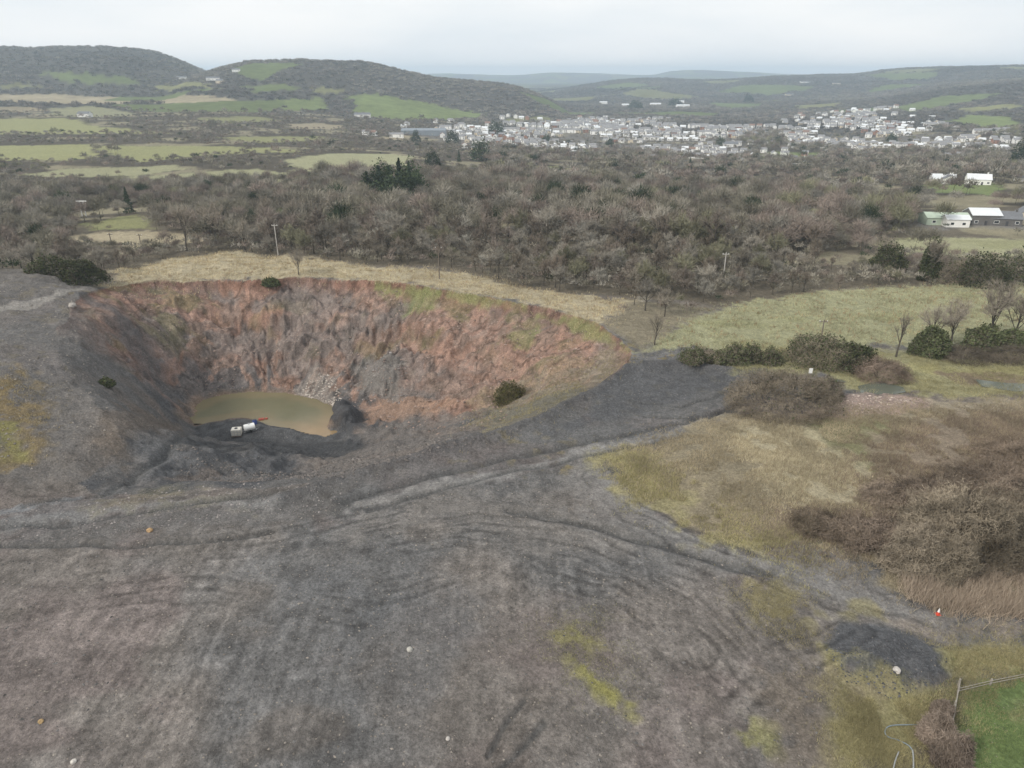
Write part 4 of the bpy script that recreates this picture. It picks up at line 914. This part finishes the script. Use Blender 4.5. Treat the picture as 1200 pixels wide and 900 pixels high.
for u, v, rx, hp, lb in [(1095, 868, 20, 34, 'dense brown bramble beside the green lawn'), (1112, 895, 24, 40, 'brown bramble nearest the lower picture edge'), (1102, 838, 13, 18, 'small brown bramble near the leaning fence')]:
    bush(u, v, rx, hp, lb, C3(.19, .152, .122), 1, 4200, .3, 'bramble_bush', lump=.3)

# ------------------------------------------------------------------ ground cover: grasses, reeds, rubble
def scatter(pl_, n, seed):
    g = np.random.default_rng(seed); P = np.array([p[:2] for p in pl_]); x = g.uniform(P[:, 0].min(), P[:, 0].max(), n*3); y = g.uniform(P[:, 1].min(), P[:, 1].max(), n*3)
    m = inside(x, y, pl_); x, y = x[m][:n], y[m][:n]; return x, y, gz(x, y)
def tufts(name, label, areas, hgt, wdt, per, seed):
    G = Geo(); g = np.random.default_rng(seed)
    for pl_, n, c, hs in areas:
        if n == 0: continue
        x, y, z = scatter(poly(*pl_), n, seed+n); k = len(x); sprd = .5+1.6*(hgt < 1); x = x+g.normal(size=k)*sprd; y = y+g.normal(size=k)*sprd; z = gz(x, y)
        cl_ = (fbm(x/3, y/3, seed+5, 3) > .40) & (sdist(x, y, HEAP, 5) < -.2); x, y, z = x[cl_], y[cl_], z[cl_]; k = len(x)
        x = np.repeat(x, per)+g.normal(size=k*per)*.18; y = np.repeat(y, per)+g.normal(size=k*per)*.18; z = np.repeat(z, per)
        P = np.stack([x, y, z-.05], 1); d = unit(np.stack([g.normal(size=k*per)*.45, g.normal(size=k*per)*.45, np.ones(k*per)], 1))
        tone = np.repeat(.7+.6*vnoise(x[::per]/3, y[::per]/3, seed), per)[:, None]*(.75+.5*g.random((k*per, 1)))
        G.blades(P, P+d*hgt*hs*(.5+g.random((k*per, 1))), wdt, np.asarray(c)*1.2*tone, g, np.array([0, 0, 1.])+d*0+g.normal(size=d.shape)*.5)
    o = add(name, G.mesh(name, M_STUFF)); o['kind'] = 'stuff'; o['label'] = label
HEATH = [(722, 545), (742, 524), (790, 505), (860, 494), (930, 490), (1000, 476), (1100, 474), (1260, 474), (1260, 660), (1100, 690), (1060, 698), (1010, 680), (950, 653), (880, 630), (800, 603), (738, 578)]
tufts('grass', 'rough dry grass on the heath, banks and pit edges', [
 (HEATH, 32000, C3(.27, .228, .155), .8), ([(718, 545), (745, 525), (770, 545), (830, 590), (900, 625), (960, 650), (940, 662), (830, 616), (735, 583)], 6000, C3(.27, .245, .125), .7),
 ([(860, 510), (950, 500), (1000, 545), (1020, 590), (960, 620), (880, 560)], 6500, C3(.37, .325, .225), .8), ([(1000, 530), (1100, 490), (1250, 480), (1250, 640), (1050, 640), (950, 640), (900, 610), (990, 590)], 16000, C3(.185, .145, .112), 1.0),
 ([(990, 828), (1090, 815), (1110, 797), (1125, 806), (1085, 850), (1075, 900), (1000, 900), (1012, 860)], 0, C3(.34, .30, .15), .6),
 ([(850, 402), (1000, 408), (1100, 408), (1250, 404), (1250, 466), (1090, 466), (1000, 455), (985, 440), (860, 432)], 12000, C3(.245, .225, .125), .8),
 ([(560, 470), (640, 430), (720, 400), (735, 425), (690, 455), (600, 500), (550, 510)], 2500, C3(.23, .20, .11), .9), ([(440, 330), (560, 345), (690, 375), (740, 410), (700, 400), (640, 374), (540, 354), (440, 338)], 2500, C3(.20, .20, .09), .7),
 ([(0, 445), (40, 452), (48, 480), (40, 510), (0, 520)], 700, C3(.26, .21, .11), .7), ([(1115, 775), (1250, 768), (1250, 792), (1125, 804)], 0, C3(.25, .22, .11), .6)], .5, .05, 5, 801)
tufts('bank_grass', 'short yellow grass round the lawn and the dumped heap', [([(990, 828), (1090, 815), (1110, 797), (1125, 806), (1085, 850), (1075, 900), (1000, 900), (1012, 860)], 9000, C3(.27, .24, .13), .6), ([(1115, 775), (1250, 768), (1250, 792), (1125, 804)], 5000, C3(.25, .22, .12), .6), ([(880, 685), (930, 690), (955, 740), (945, 755), (915, 745), (890, 715)], 2500, C3(.25, .22, .12), .5), ([(655, 740), (672, 726), (700, 730), (708, 745), (690, 768), (735, 795), (730, 812), (675, 782)], 1800, C3(.23, .22, .10), .35), ([(1122, 812), (1210, 792), (1260, 790), (1260, 920), (1160, 920), (1118, 862)], 9000, C3(.135, .18, .07), .3)], .5, .03, 5, 803)
tufts('field_grass', 'tussocky pale grass of the two fields beside the pit', [(FIELDS[0][0], 9000, C3(.40, .34, .22), 1), (FIELDS[1][0], 12000, C3(.29, .285, .18), 1), (FIELDS[1][0], 2500, C3(.24, .17, .10), 1.3), (FIELDS[0][0], 1500, C3(.26, .19, .12), 1.3)], .5, .09, 4, 807)
tufts('reeds', 'pale brown reed bed below the willow bushes', [([(1062, 700), (1060, 684), (1110, 674), (1160, 664), (1260, 662), (1260, 722), (1180, 724), (1110, 720)], 4600, C3(.285, .232, .18), 1)], 1.4, .045, 4, 811)

def stone_var(seed):
    g = np.random.default_rng(seed); V = np.array([[1, 0, 0], [-1, 0, 0], [0, 1, 0], [0, -1, 0], [0, 0, 1], [0, 0, -1], [.6, .6, .5], [-.6, .6, .45], [.6, -.6, .5], [-.6, -.6, .45]], float)
    V = V[:6]*g.uniform(.6, 1.1, (6, 1))*np.array([1, .8, .6]); F = np.array([[0, 2, 4], [2, 1, 4], [1, 3, 4], [3, 0, 4], [2, 0, 5], [1, 2, 5], [3, 1, 5], [0, 3, 5]])
    return V, F, np.ones((6, 3))
SV = [stone_var(900+k) for k in range(6)]
def rubble(name, label, areas, seed):
    g = np.random.default_rng(seed); xs, ys, zs, ss, cs = [], [], [], [], []
    for pl_, n, s0, s1, c in areas:
        x, y, z = scatter(poly(*pl_), n, seed+n); k = len(x); xs.append(x); ys.append(y); zs.append(z+.01); ss.append(s0+(s1-s0)*g.random(k)**3); cs.append(np.asarray(c)*(.6+.8*g.random((k, 1))))
    o = mass(name, SV, np.concatenate(xs), np.concatenate(ys), np.concatenate(zs), np.concatenate(ss), np.concatenate(cs), M_STONE, seed); o['label'] = label
PLAT = [(0, 660), (300, 610), (500, 580), (650, 560), (750, 600), (900, 680), (960, 760), (960, 900), (0, 900)]
rubble('rubble', 'loose stones over the spoil plateau, tips and pit floor', [
 (PLAT, 3600, .03, .20, C3(.205, .182, .158)), (PLAT, 3500, .03, .22, C3(.12, .115, .11)), ([(0, 330), (90, 350), (150, 470), (120, 540), (0, 560)], 1500, .08, .35, C3(.19, .17, .15)), ([(0, 590), (200, 570), (400, 565), (400, 600), (0, 640)], 900, .06, .3, C3(.22, .2, .19)),
 ([(345, 470), (358, 448), (385, 430), (396, 445), (400, 472), (370, 476)], 520, .12, .55, C3(.36, .32, .28)), ([(140, 345), (450, 335), (690, 385), (720, 410), (560, 500), (430, 490), (390, 470), (240, 465)], 3500, .08, .5, C3(.24, .18, .15)),
 ([(200, 520), (450, 520), (560, 520), (400, 560), (210, 565)], 2200, .08, .45, C3(.14, .125, .115)), ([(410, 430), (445, 412), (478, 430), (475, 470), (425, 470)], 400, .1, .5, C3(.22, .2, .19)),
 ([(965, 760), (1020, 745), (1110, 772), (1100, 800), (1045, 820), (980, 795)], 900, .05, .22, C3(.08, .08, .085)), ([(985, 460), (1090, 470), (1040, 482), (950, 490)], 500, .08, .4, C3(.36, .30, .26))], 821)

# ------------------------------------------------------------------ boulders one can point at
def boulder_mesh(seed):
    g = np.random.default_rng(seed); ico = bpy.data.meshes.new('boulder'); import bmesh
    bm = bmesh.new(); bmesh.ops.create_icosphere(bm, subdivisions=2, radius=1)
    for v in bm.verts:
        n_ = np.array(v.co); k = .75+.5*vnoise(n_[0]*1.4+seed, n_[1]*1.4+n_[2]*1.7, seed); v.co = v.co*float(k); v.co.z *= .7
    bm.to_mesh(ico); bm.free()
    at = ico.color_attributes.new('Col', 'FLOAT_COLOR', 'POINT'); return ico, at
for k, (u, v, s_, c, lb) in enumerate([(1051, 786, .36, (.42, .39, .36), 'pale boulder lying on the dark dumped heap'), (176, 622, .38, (.36, .24, .13), 'ochre boulder beside the dark rut near the ramp'), (48, 846, .26, (.33, .23, .12), 'ochre stone on the near plateau by the moss tufts'),
        (86, 893, .22, (.45, .42, .38), 'whitish flat stone at the lower picture edge'), (480, 762, .28, (.40, .38, .34), 'pale stone on the blue-grey slate patch'), (525, 866, .2, (.42, .39, .36), 'small white stone near the straight rut'), (85, 359, .8, (.34, .31, .28), 'pale block at the top of the spoil tip')]):
    me, at = boulder_mesh(950+k); c4 = np.ones((len(me.vertices), 4), np.float32); c4[:, :3] = c; at.data.foreach_set('color', c4.ravel()); me.materials.append(M_STONE)
    p = on(u, v); tag(add('boulder', me, None, (p[0], p[1], p[2]+s_*.25), k, s_), lb, 'boulder')

# ------------------------------------------------------------------ small hardware builders
def solid(parts):
    """parts: list of (V, F) with quads -> one list"""
    V, F, n = [], [], 0
    for v, f_ in parts: V += [tuple(map(float, p)) for p in v]; F += [tuple(i+n for i in q) for q in f_]; n += len(v)
    return V, F
def bx(x0, x1, y0, y1, z0, z1): return boxmesh(x0, x1, y0, y1, z0, z1)
def cyl(cx_, cy_, z0, z1, r0, r1, n=12, axis='z'):
    V = []; 
    for z, r in ((z0, r0), (z1, r1)):
        for k in range(n):
            a = 2*math.pi*k/n; p = (cx_+r*math.cos(a), cy_+r*math.sin(a), z); V.append(p)
    F = [(k, (k+1) % n, n+(k+1) % n, n+k) for k in range(n)]+[tuple(range(n))[::-1], tuple(range(n, 2*n))]
    if axis == 'x': V = [(z, x, y) for x, y, z in V]
    if axis == 'y': V = [(x, z, y) for x, y, z in V]; F = [q[::-1] for q in F]
    return V, F
def pyobj(name, parts, m, parent=None, bevel=0, **kw):
    V, F = solid(parts) if isinstance(parts, list) else parts
    me = bpy.data.meshes.new(name); me.from_pydata(V, [], F); me.materials.append(m)
    if bevel:
        import bmesh
        bm = bmesh.new(); bm.from_mesh(me); bmesh.ops.bevel(bm, geom=bm.edges[:], offset=bevel, segments=2, affect='EDGES', clamp_overlap=True); bm.to_mesh(me); bm.free()
    me.update(); return add(name, me, parent, **kw)
M_WHITE = mat('white_plastic', (.78, .78, .76), .5, .3, noise=.06, nscale=5); M_CREAM = mat('cream_plastic', (.66, .63, .56), .55, .3, noise=.08, nscale=5)
M_STEEL = mat('galvanised_steel', (.42, .43, .44), .45, .5, metal=.6, noise=.1, nscale=8); M_BLUE = mat('blue_plastic', (.05, .08, .25), .45, .4, noise=.1); M_RED = mat('red_paint', (.33, .075, .05), .55, .3, noise=.2)
M_RUB = mat('rubber', (.03, .03, .03), .8, .2); M_WOOD = mat('weathered_wood', (.16, .135, .11), .9, .1, noise=.25, nscale=9); M_DARK = mat('dark_metal', (.06, .06, .065), .6, .3)

# storage containers by the pond
p = on(278, 510); o = empty('storage_container', (p[0], p[1], p[2]), .15); tag(o, 'small cream-white boxy container with a dark slot, standing on black spoil by the pond', 'container')
pyobj('body', bx(-.95, .95, -.8, .8, .22, 1.55), M_CREAM, o, .08); pyobj('base', [bx(-1, 1, -.85, -.65, 0, .2), bx(-1, 1, .65, .85, 0, .2), bx(-1, 1, -.1, .1, 0, .2)], M_WOOD, o)
pyobj('lid', cyl(0, 0, 1.552, 1.66, .32, .30, 16), M_DARK, o); pyobj('cage', [bx(x-.03, x+.03, -.86, -.82, .2, 1.5) for x in (-.9, -.3, .3, .9)]+[bx(-.95, .95, -.90, -.862, z, z+.05) for z in (.5, 1.0, 1.44)], M_STEEL, o)
p = on(293, 506); o = empty('water_bowser', (p[0], p[1], p[2]), .55); tag(o, 'white rounded tank on wheels tipped beside the boxy container', 'tank')
t_ = pyobj('tank', [cyl(0, .0, -1.05, 1.05, .72, .72, 20, 'x')], M_WHITE, o, .06); t_.location = (0, 0, 1.1)
pyobj('frame', [bx(-1.3, 1.3, -.5, -.4, .3, .4), bx(-1.3, 1.3, .4, .5, .3, .4), bx(1.2, 1.9, -.05, .05, .3, .4)], M_STEEL, o)
for y_ in (-.72, .72):
    pyobj('wheel', cyl(0, .36, y_-.1, y_+.1, .36, .36, 16, 'y'), M_RUB, o)
pyobj('hatch', cyl(0, 0, 1.83, 1.93, .22, .2, 14), M_STEEL, o)
p = on(299, 497); o = empty('plastic_drum', p); tag(o, 'dark blue plastic drum behind the white tank at the water edge', 'drum'); pyobj('body', [cyl(0, 0, 0, .3, .42, .46), cyl(0, 0, .3, .7, .46, .46), cyl(0, 0, .7, 1.05, .46, .40)], M_BLUE, o); pyobj('lid', cyl(0, 0, 1.052, 1.1, .36, .36), M_DARK, o)
p = on(309, 494); o = empty('water_pump', p, .3); tag(o, 'rusty red pump set lying at the pond edge', 'pump'); pyobj('skid', [bx(-1.1, 1.1, -.45, -.35, 0, .15), bx(-1.1, 1.1, .35, .45, 0, .15)], M_RED, o)
pyobj('engine_housing', bx(-1.0, .2, -.4, .4, .155, .8), M_RED, o, .08); pyobj('pump_casing', cyl(.62, 0, .155, .75, .34, .30, 14), M_RED, o); pyobj('hose', [cyl(0, .4, 1.0, 2.4, .09, .09, 8, 'x')], M_RUB, o)
# traffic cone by the reeds
M_CONE = mat('cone_red', (.55, .07, .04), .5, .3, noise=.1)
p = on(1099, 720); o = empty('traffic_cone', p); tag(o, 'red and white traffic cone standing where the track meets the reed bed', 'traffic cone')
pyobj('base', bx(-.24, .24, -.24, .24, 0, .05), M_CONE, o, .015); pyobj('cone', [cyl(0, 0, .052, .34, .19, .12, 18)], M_CONE, o); pyobj('sleeve', [cyl(0, 0, .342, .60, .118, .06, 18)], M_WHITE, o); pyobj('tip', [cyl(0, 0, .602, .76, .058, .03, 14)], M_WHITE, o)
# white marker by the willow
p = on(949, 440); o = empty('marker_sign', p); tag(o, 'small white sign board on a post behind the willow dome', 'sign'); pyobj('post', bx(-.05, .05, -.05, .05, -.2, .55), M_WOOD, o); pyobj('board', bx(-.34, .34, -.085, -.053, .45, 1.45), M_WHITE, o, .01)
# bent pipe on the yellow grass, leaning fence round the lawn
M_PIPE = mat('pale_blue_pipe', (.19, .23, .25), .6, .3, noise=.2)
def curve3(pts, n=8):
    P = [np.array(p) for p in pts]; P = [2*P[0]-P[1]]+P+[2*P[-1]-P[-2]]; o_ = []
    for i in range(1, len(P)-2):
        for k in range(n):
            t_ = k/n; a, b, c, d = P[i-1], P[i], P[i+1], P[i+2]; o_.append(.5*((2*b)+(c-a)*t_+(2*a-5*b+4*c-d)*t_*t_+(3*b-a-3*c+d)*t_**3))
    o_.append(P[-2]); return o_
def path_tube(name, uv, r, lift, m, label, cat, group=None):
    pts = [np.array(hit(u, v))+np.array([0, 0, lift]) for u, v in uv]; c = np.mean(pts, 0); c[2] = min(q[2] for q in pts)
    G = Geo(); cp = curve3([q-c for q in pts]); G.tube(cp, [r]*len(cp), C3(1, 1, 1), 8); V, F, _ = G.arr()
    return tag(add(name, mk_mesh(name, V, F, None, [m], smooth=True), None, c), label, cat, group)
path_tube('water_pipe', [(1076, 850), (1045, 851), (1037, 857), (1040, 864), (1052, 868), (1064, 874), (1069, 880)], .05, .08, M_PIPE, 'pale blue pipe bent in a loop over the yellow grass', 'pipe')
path_tube('water_pipe', [(1069, 880), (1070, 890), (1070, 906)], .07, .12, M_STEEL, 'short grey pipe running from the loop to the lower picture edge', 'pipe')
path_tube('water_pipe', [(1053, 882), (1049, 892), (1046, 904)], .06, .12, M_STEEL, 'thin grey pipe lying free on the yellow grass beside the loop', 'pipe')
M_PALEWOOD = mat('pale_weathered_wood', (.30, .275, .24), .9, .1, noise=.25, nscale=9)
def fence(pts_uv, hgt, label, rail=True):
    pts = [np.array(hit(u, v)) for u, v in pts_uv]; b = pts[0].copy(); o = empty('field_fence', b); tag(o, label, 'fence')
    tot = []
    for a_, c_ in zip(pts[:-1], pts[1:]):
        n_ = max(1, int(np.linalg.norm(c_-a_)/2.4)); tot += [a_+(c_-a_)*k/n_ for k in range(n_)]
    tot.append(pts[-1]); tot = [np.array([q[0], q[1], gz(q[0], q[1])[0]])-b for q in tot]
    for q in tot: pyobj('post', bx(q[0]-.06, q[0]+.06, q[1]-.06, q[1]+.06, q[2]-.3, q[2]+hgt), M_PALEWOOD, o)
    for z_ in (.45, .85):
        G = Geo(); 
        for q, s_ in zip(tot[:-1], tot[1:]): G.tube([q+[0, -.08, z_*hgt], s_+[0, -.08, z_*hgt]], [.03 if rail else .012]*2, C3(1, 1, 1), 4)
        V, F, _ = G.arr(); add('rail', mk_mesh('rail', V, F, None, [M_PALEWOOD if rail else M_STEEL]), o)
fence([(1122, 806), (1117, 832), (1112, 862)], 1.1, 'short weathered post and rail fence along the side of the lawn')
fence([(1122, 812), (1160, 803), (1210, 793)], .8, 'low weathered fence along the top of the lawn')

# utility poles
def pole(u, v, hp, label, m=M_WOOD, arm=True):
    p = on(u, v); h = hpx(u, v, hp); o = empty('utility_pole', p); tag(o, label, 'utility pole', )
    r = max(.13, .10+math.hypot(p[0], p[1])*.0002)
    pyobj('pole', cyl(0, 0, -.5, h, r*1.1, r*.85, 8), m, o)
    if arm:
        pyobj('crossarm', bx(-.9, .9, r, r+.14, h-.6, h-.44), m, o)
        for x_ in (-.75, 0, .75): pyobj('insulator', cyl(x_, r+.07, h-.438, h-.2, .06, .04, 8), M_WHITE, o)
    return o
M_PALEPOLE = mat('pale_pole', (.45, .43, .40), .8, .2)
pole(326, 299, 36, 'pale utility pole on the tan field edge', M_PALEPOLE); pole(515, 327, 38, 'dark utility pole on the grass lip above the pit'); pole(847, 330, 34, 'pale utility pole standing in the wood', M_PALEPOLE)
pole(962, 397, 23, 'short dark utility pole in the green pasture'); pole(165, 286, 12, 'small dark pole in the tan clearing'); pole(131, 287, 14, 'second small dark pole in the tan clearing near the spoil tip')
p = on(99, 254); o = empty('power_line_frame', p); tag(o, 'white twin-legged power line frame in the wood', 'power line frame')
for x_ in (-.8, .8): pyobj('leg', cyl(x_, 0, -.5, 6.2, .2, .16, 8), M_WHITE, o)
pyobj('crossarm', bx(-2.2, 2.2, -.15, .15, 6.21, 6.6), M_WHITE, o)
# rugby posts
for u in (915, 944):
    p = on(u, 187); h = hpx(u, 187, 9); o = empty('rugby_posts', p); tag(o, 'white rugby goal posts at the village end of the pitch' if u < 930 else 'white rugby goal posts at the far end from the village', 'goal posts')
    for x_ in (-1.6, 1.6): pyobj('upright', cyl(x_, 0, -.3, h, .22, .18, 8), M_WHITE, o)
    pyobj('crossbar', bx(-1.38, 1.38, -.15, .15, 2.7, 3.0), M_WHITE, o)

# ------------------------------------------------------------------ buildings
M_RENDER = mat('white_render', (.74, .73, .70), .85, .2, noise=.08, nscale=.6); M_CREAMW = mat('cream_render', (.58, .50, .38), .85, .2, noise=.08, nscale=.6); M_SLATE = mat('grey_slate', (.15, .155, .165), .7, .3, noise=.15, nscale=1.2)
M_TSLATE = mat('weathered_slate', (.23, .228, .232), .8, .2, noise=.15, nscale=.4)
M_PALEROOF = mat('pale_sheet_roof', (.62, .64, .65), .6, .3, noise=.06, nscale=.5); M_GREENROOF = mat('green_sheet_roof', (.40, .47, .38), .7, .3, noise=.1, nscale=.5); M_BROWNROOF = mat('brown_tile', (.22, .15, .12), .8, .2, noise=.15, nscale=1.2)
M_GLASS = mat('window_glass', (.03, .035, .04), .15, .5); M_BLUEGREY = mat('blue_grey_sheet', (.20, .225, .25), .6, .3, noise=.1, nscale=.4); M_GREYWALL = mat('grey_boarding', (.13, .125, .12), .85, .2, noise=.15, nscale=1.5)
M_BRICK = mat('red_brick', (.30, .17, .12), .85, .2, noise=.15, nscale=1.5)
def gable(L_, D, H, RH, ov=.3):
    """walls with gables (ridge along x) and a roof that overhangs them"""
    l, d = L_/2, D/2
    walls = ([(-l, -d, -1), (l, -d, -1), (l, d, -1), (-l, d, -1), (-l, -d, H), (l, -d, H), (l, d, H), (-l, d, H), (-l, 0, H+RH), (l, 0, H+RH)], [(0, 1, 5, 4), (1, 2, 6, 9, 5), (2, 3, 7, 6), (3, 0, 4, 8, 7)])
    k = RH/d; e = d+ov; z = H-ov*k; L2 = l+ov; tk = .18
    roof = ([(-L2, -e, z+.03), (L2, -e, z+.03), (L2, 0, H+RH+.03), (-L2, 0, H+RH+.03), (L2, e, z+.03), (-L2, e, z+.03),
             (-L2, -e, z+.03+tk), (L2, -e, z+.03+tk), (L2, 0, H+RH+.03+tk), (-L2, 0, H+RH+.03+tk), (L2, e, z+.03+tk), (-L2, e, z+.03+tk)],
            [(6, 7, 8, 9), (9, 8, 10, 11), (0, 3, 2, 1), (3, 5, 4, 2), (0, 1, 7, 6), (4, 5, 11, 10), (1, 2, 8, 7), (2, 4, 10, 8), (0, 6, 9, 3), (3, 9, 11, 5)])
    return walls, roof
def building(u, v, L_, D, H, RH, rot, wm, rm, label, cat='house', name='house', wins=3, chim=True, door=True, dz=0):
    p = on(u, v); o = empty(name, (p[0], p[1], p[2]+dz), rot); tag(o, label, cat); wl_, rf = gable(L_, D, H, RH)
    pyobj('wall', wl_, wm, o); r_ = pyobj('roof', rf, rm, o)
    if chim: pyobj('chimney', bx(L_*.32, L_*.32+.7, -.35, .35, H+RH-.4, H+RH+1.1), wm, r_)
    for k in range(wins):
        x = -L_/2+(k+.5)*L_/wins
        if door and k == wins//2: pyobj('door', bx(x-.5, x+.5, -D/2-.06, -D/2-.005, 0, 2.0), M_DARK, o); continue
        w_ = pyobj('window', bx(x-.75, x+.75, -D/2-.05, -D/2-.005, .95, 2.1), M_WHITE, o); pyobj('pane', bx(x-.62, x+.62, -D/2-.07, -D/2-.052, 1.06, 2.0), M_GLASS, w_)
    return o
building(1104, 214, 14, 8, 2.8, 2.6, -.25, M_RENDER, M_PALEROOF, 'white bungalow above the green lawn', wins=4)
building(1112, 215, 6, 9, 2.8, 2.4, 1.2, M_RENDER, M_SLATE, 'white gabled cottage wing beside the bungalow', wins=2, door=False)
building(1145, 216, 13, 8, 3.4, 2.8, -.35, M_RENDER, M_PALEROOF, 'second white house with a gable beside the lawn', wins=4)
building(1198, 213, 9, 7, 3, 2.5, -.3, M_RENDER, M_SLATE, 'white house at the picture edge beyond the lawn', wins=3)
building(1105, 262, 17, 9, 3.0, 1.6, -.12, M_GREENROOF, M_GREENROOF, 'long low barn with pale green roof', 'barn', 'barn', 3, False, False)
building(1118, 265, 9, 6, 3.2, 1.3, -.12, M_RENDER, M_PALEROOF, 'white-fronted lean-to in front of the green-roofed barn', 'shed', 'farm_shed', 2, False, False)
building(1148, 262, 11.5, 9, 4.2, 2.2, -.10, M_GREYWALL, M_PALEROOF, 'dark boarded barn under a bright white roof', 'barn', 'barn', 3, False, True)
building(1175, 263, 11, 8, 3.0, 2.4, -.25, M_GREYWALL, M_SLATE, 'grey slate-roofed farmhouse beside the white-roofed barn', 'house', 'farmhouse', 3)
building(1201, 262, 7, 8, 4.2, 3.2, 1.25, M_CREAMW, M_SLATE, 'cream gabled farmhouse at the picture edge', 'house', 'farmhouse', 2)
building(497, 158, 60, 18, 6, 2.5, .0, M_BLUEGREY, M_BLUEGREY, 'long blue-grey works shed at the start of the village', 'shed', 'works_shed', 5, False, False)
for u, v, L_, lb in [(707, 122, 25, 'white works shed at the head of the valley'), (733, 125, 22, 'white works shed beside the first dark tree block'), (768, 124, 33, 'longest white works shed between the dark tree blocks'), (800, 126, 38, 'flat pale works shed at the end of the row'), (797, 121, 24, 'tall white works shed behind the flat one')]:
    building(u, v, L_, 16, 6, 2.5, random.uniform(-.1, .1), M_RENDER, M_PALEROOF, lb, 'shed', 'works_shed', 4, False, False)
for u, v, L_, wm, lb in [(213, 93, 22, M_RENDER, 'white farmhouse on the left hill below the wood'), (250, 94, 26, M_RENDER, 'white farm group in the saddle between the two left hills'), (258, 97, 14, M_CREAMW, 'small cream cottage below the saddle farm'), (277, 84, 16, M_RENDER, 'white cottage on the ridge of the second hill'), (945, 97, 60, M_RENDER, 'long pale farm sheds on the far right hill'), (980, 99, 30, M_CREAMW, 'shorter pale shed at the end of the hill farm'), (925, 112, 34, M_CREAMW, 'cream farm low on the far right hill'), (100, 137, 16, M_RENDER, 'white cottage among the left fields'), (425, 137, 26, M_RENDER, 'pale barn below the green hill pasture'), (855, 172, 20, M_RENDER, 'white club house beside the playing field'), (20, 260, 9, M_RENDER, 'small pale cottage hidden in the left wood'), (925, 190, 14, M_PALEROOF, 'pale pavilion below the rugby pitch'), (935, 192, 10, M_RENDER, 'white store hut below the rugby pitch')]:
    building(u, v, L_, 10, 4.2, 2.6, random.uniform(-.3, .3), wm, M_SLATE, lb, 'house' if 'shed' not in lb else 'shed', 'farmhouse' if 'farm' in lb else 'house', 3, False, False)

# the village: rows of small houses
TV = []
for k, (L_, D, H, RH, wm, rm) in enumerate([(9, 7, 5.2, 2.4, M_RENDER, M_TSLATE), (11, 7, 5.2, 2.4, M_RENDER, M_TSLATE), (8, 7, 4.4, 2.2, M_CREAMW, M_TSLATE), (10, 8, 3.0, 2.4, M_RENDER, M_PALEROOF), (22, 7, 5.2, 2.2, M_RENDER, M_TSLATE), (9, 8, 5.2, 2.6, M_RENDER, M_BROWNROOF), (9, 7, 5.2, 2.6, M_BRICK, M_TSLATE)]):
    wl_, rf = gable(L_, D, H, RH); n_ = len(wl_[0]); V, F = solid([wl_, rf])
    for q in (-.28, .28):
        for zz in (1.0, 3.2):
            if zz > H-1: continue
            b_ = bx(q*L_-.6, q*L_+.6, -D/2-.08, -D/2-.01, zz, zz+1.2); F += [tuple(i+len(V) for i in f_) for f_ in b_[1]]; V += b_[0]
    me = bpy.data.meshes.new('village_house'); me.from_pydata(V, [], F)
    for m in (wm, rm, M_GLASS): me.materials.append(m)
    nf = [4, 10]
    for i, f_ in enumerate(me.polygons): f_.material_index = 0 if i < 4 else (1 if i < 14 else 2)
    TV.append(me)
pts = []
g = np.random.default_rng(77)
for ti, P in enumerate(TOWN):
    Pn = np.array([q[:2] for q in P]); th0 = -.12 if ti == 0 else -.32
    c0, s0 = math.cos(th0), math.sin(th0); cxy = Pn.mean(0); ext = 900
    for row in np.arange(-ext, ext, 40):
        off = g.uniform(0, 10); run = g.uniform(-.05, .05)
        for q in np.arange(-ext+off, ext, 12.5):
            if fbm(np.array([q/60.]), np.array([row/50.]), 88, 2)[0] < .46: continue
            bend = 14*math.sin(q/90+row/70)
            x = cxy[0]+c0*q-s0*(row+bend); y = cxy[1]+s0*q+c0*(row+bend)
            sdp = sdist(np.array([x]), np.array([y]), P, 90)[0]
            if (sdp > 0 or (sdp > -85 and g.random() < .28)) and abs(math.atan2(x, y)) < .62: pts.append((x+g.normal()*1.2, y+g.normal()*1.2, th0+g.normal()*.2+(1.57 if g.random() < .13 else 0), ti))
pts.sort(key=lambda q: math.hypot(q[0], q[1]))
zz = gz([q[0] for q in pts], [q[1] for q in pts])
sV, sF, sM, nv = [], [], [], 0
for i, (q, z_) in enumerate(zip(pts, zz)):
    k = int(g.choice(7, p=[.27, .2, .14, .24, .03, .06, .06]))
    if i < 298:
        o = add('village_house', TV[k], None, (q[0], q[1], z_), q[2], .82)
        if q[3] == 0: tag(o, 'small pale slate-roofed house in the valley village', 'house', 'houses of the valley village')
        else: tag(o, 'small pale house in the hillside village', 'house', 'houses of the hillside village')
    else:
        me = TV[k]; V = np.array([v.co[:] for v in me.vertices]) if False else None
        sV.append((k, q[0], q[1], z_, q[2]))
if sV:
    far_parts = {}
    Vs, Fs, Ms, n_ = [], [], [], 0
    cache = {k: ([tuple(v.co) for v in TV[k].vertices], [tuple(p_.vertices) for p_ in TV[k].polygons], [TV[k].materials[p_.material_index] for p_ in TV[k].polygons]) for k in range(7)}
    allm = [M_RENDER, M_CREAMW, M_TSLATE, M_PALEROOF, M_BROWNROOF, M_BRICK, M_GLASS]
    for k, x, y, z_, th in sV:
        V, F, Mm = cache[k]; c_, s_ = math.cos(th), math.sin(th)
        Vs += [(a*c_-b*s_+x, a*s_+b*c_+y, c+z_) for a, b, c in V]; Fs += [tuple(i+n_ for i in f_) for f_ in F]; Ms += [allm.index(m) for m in Mm]; n_ += len(V)
    me = bpy.data.meshes.new('village_rooftops'); me.from_pydata(Vs, [], Fs)
    for m in allm: me.materials.append(m)
    me.polygons.foreach_set('material_index', Ms); me.update()
    o = add('village_rooftops', me); o['kind'] = 'stuff'; o['label'] = 'tightly packed far houses of the villages'
print('houses', len(pts), 'trees', len(px_), len(x2), len(x3))
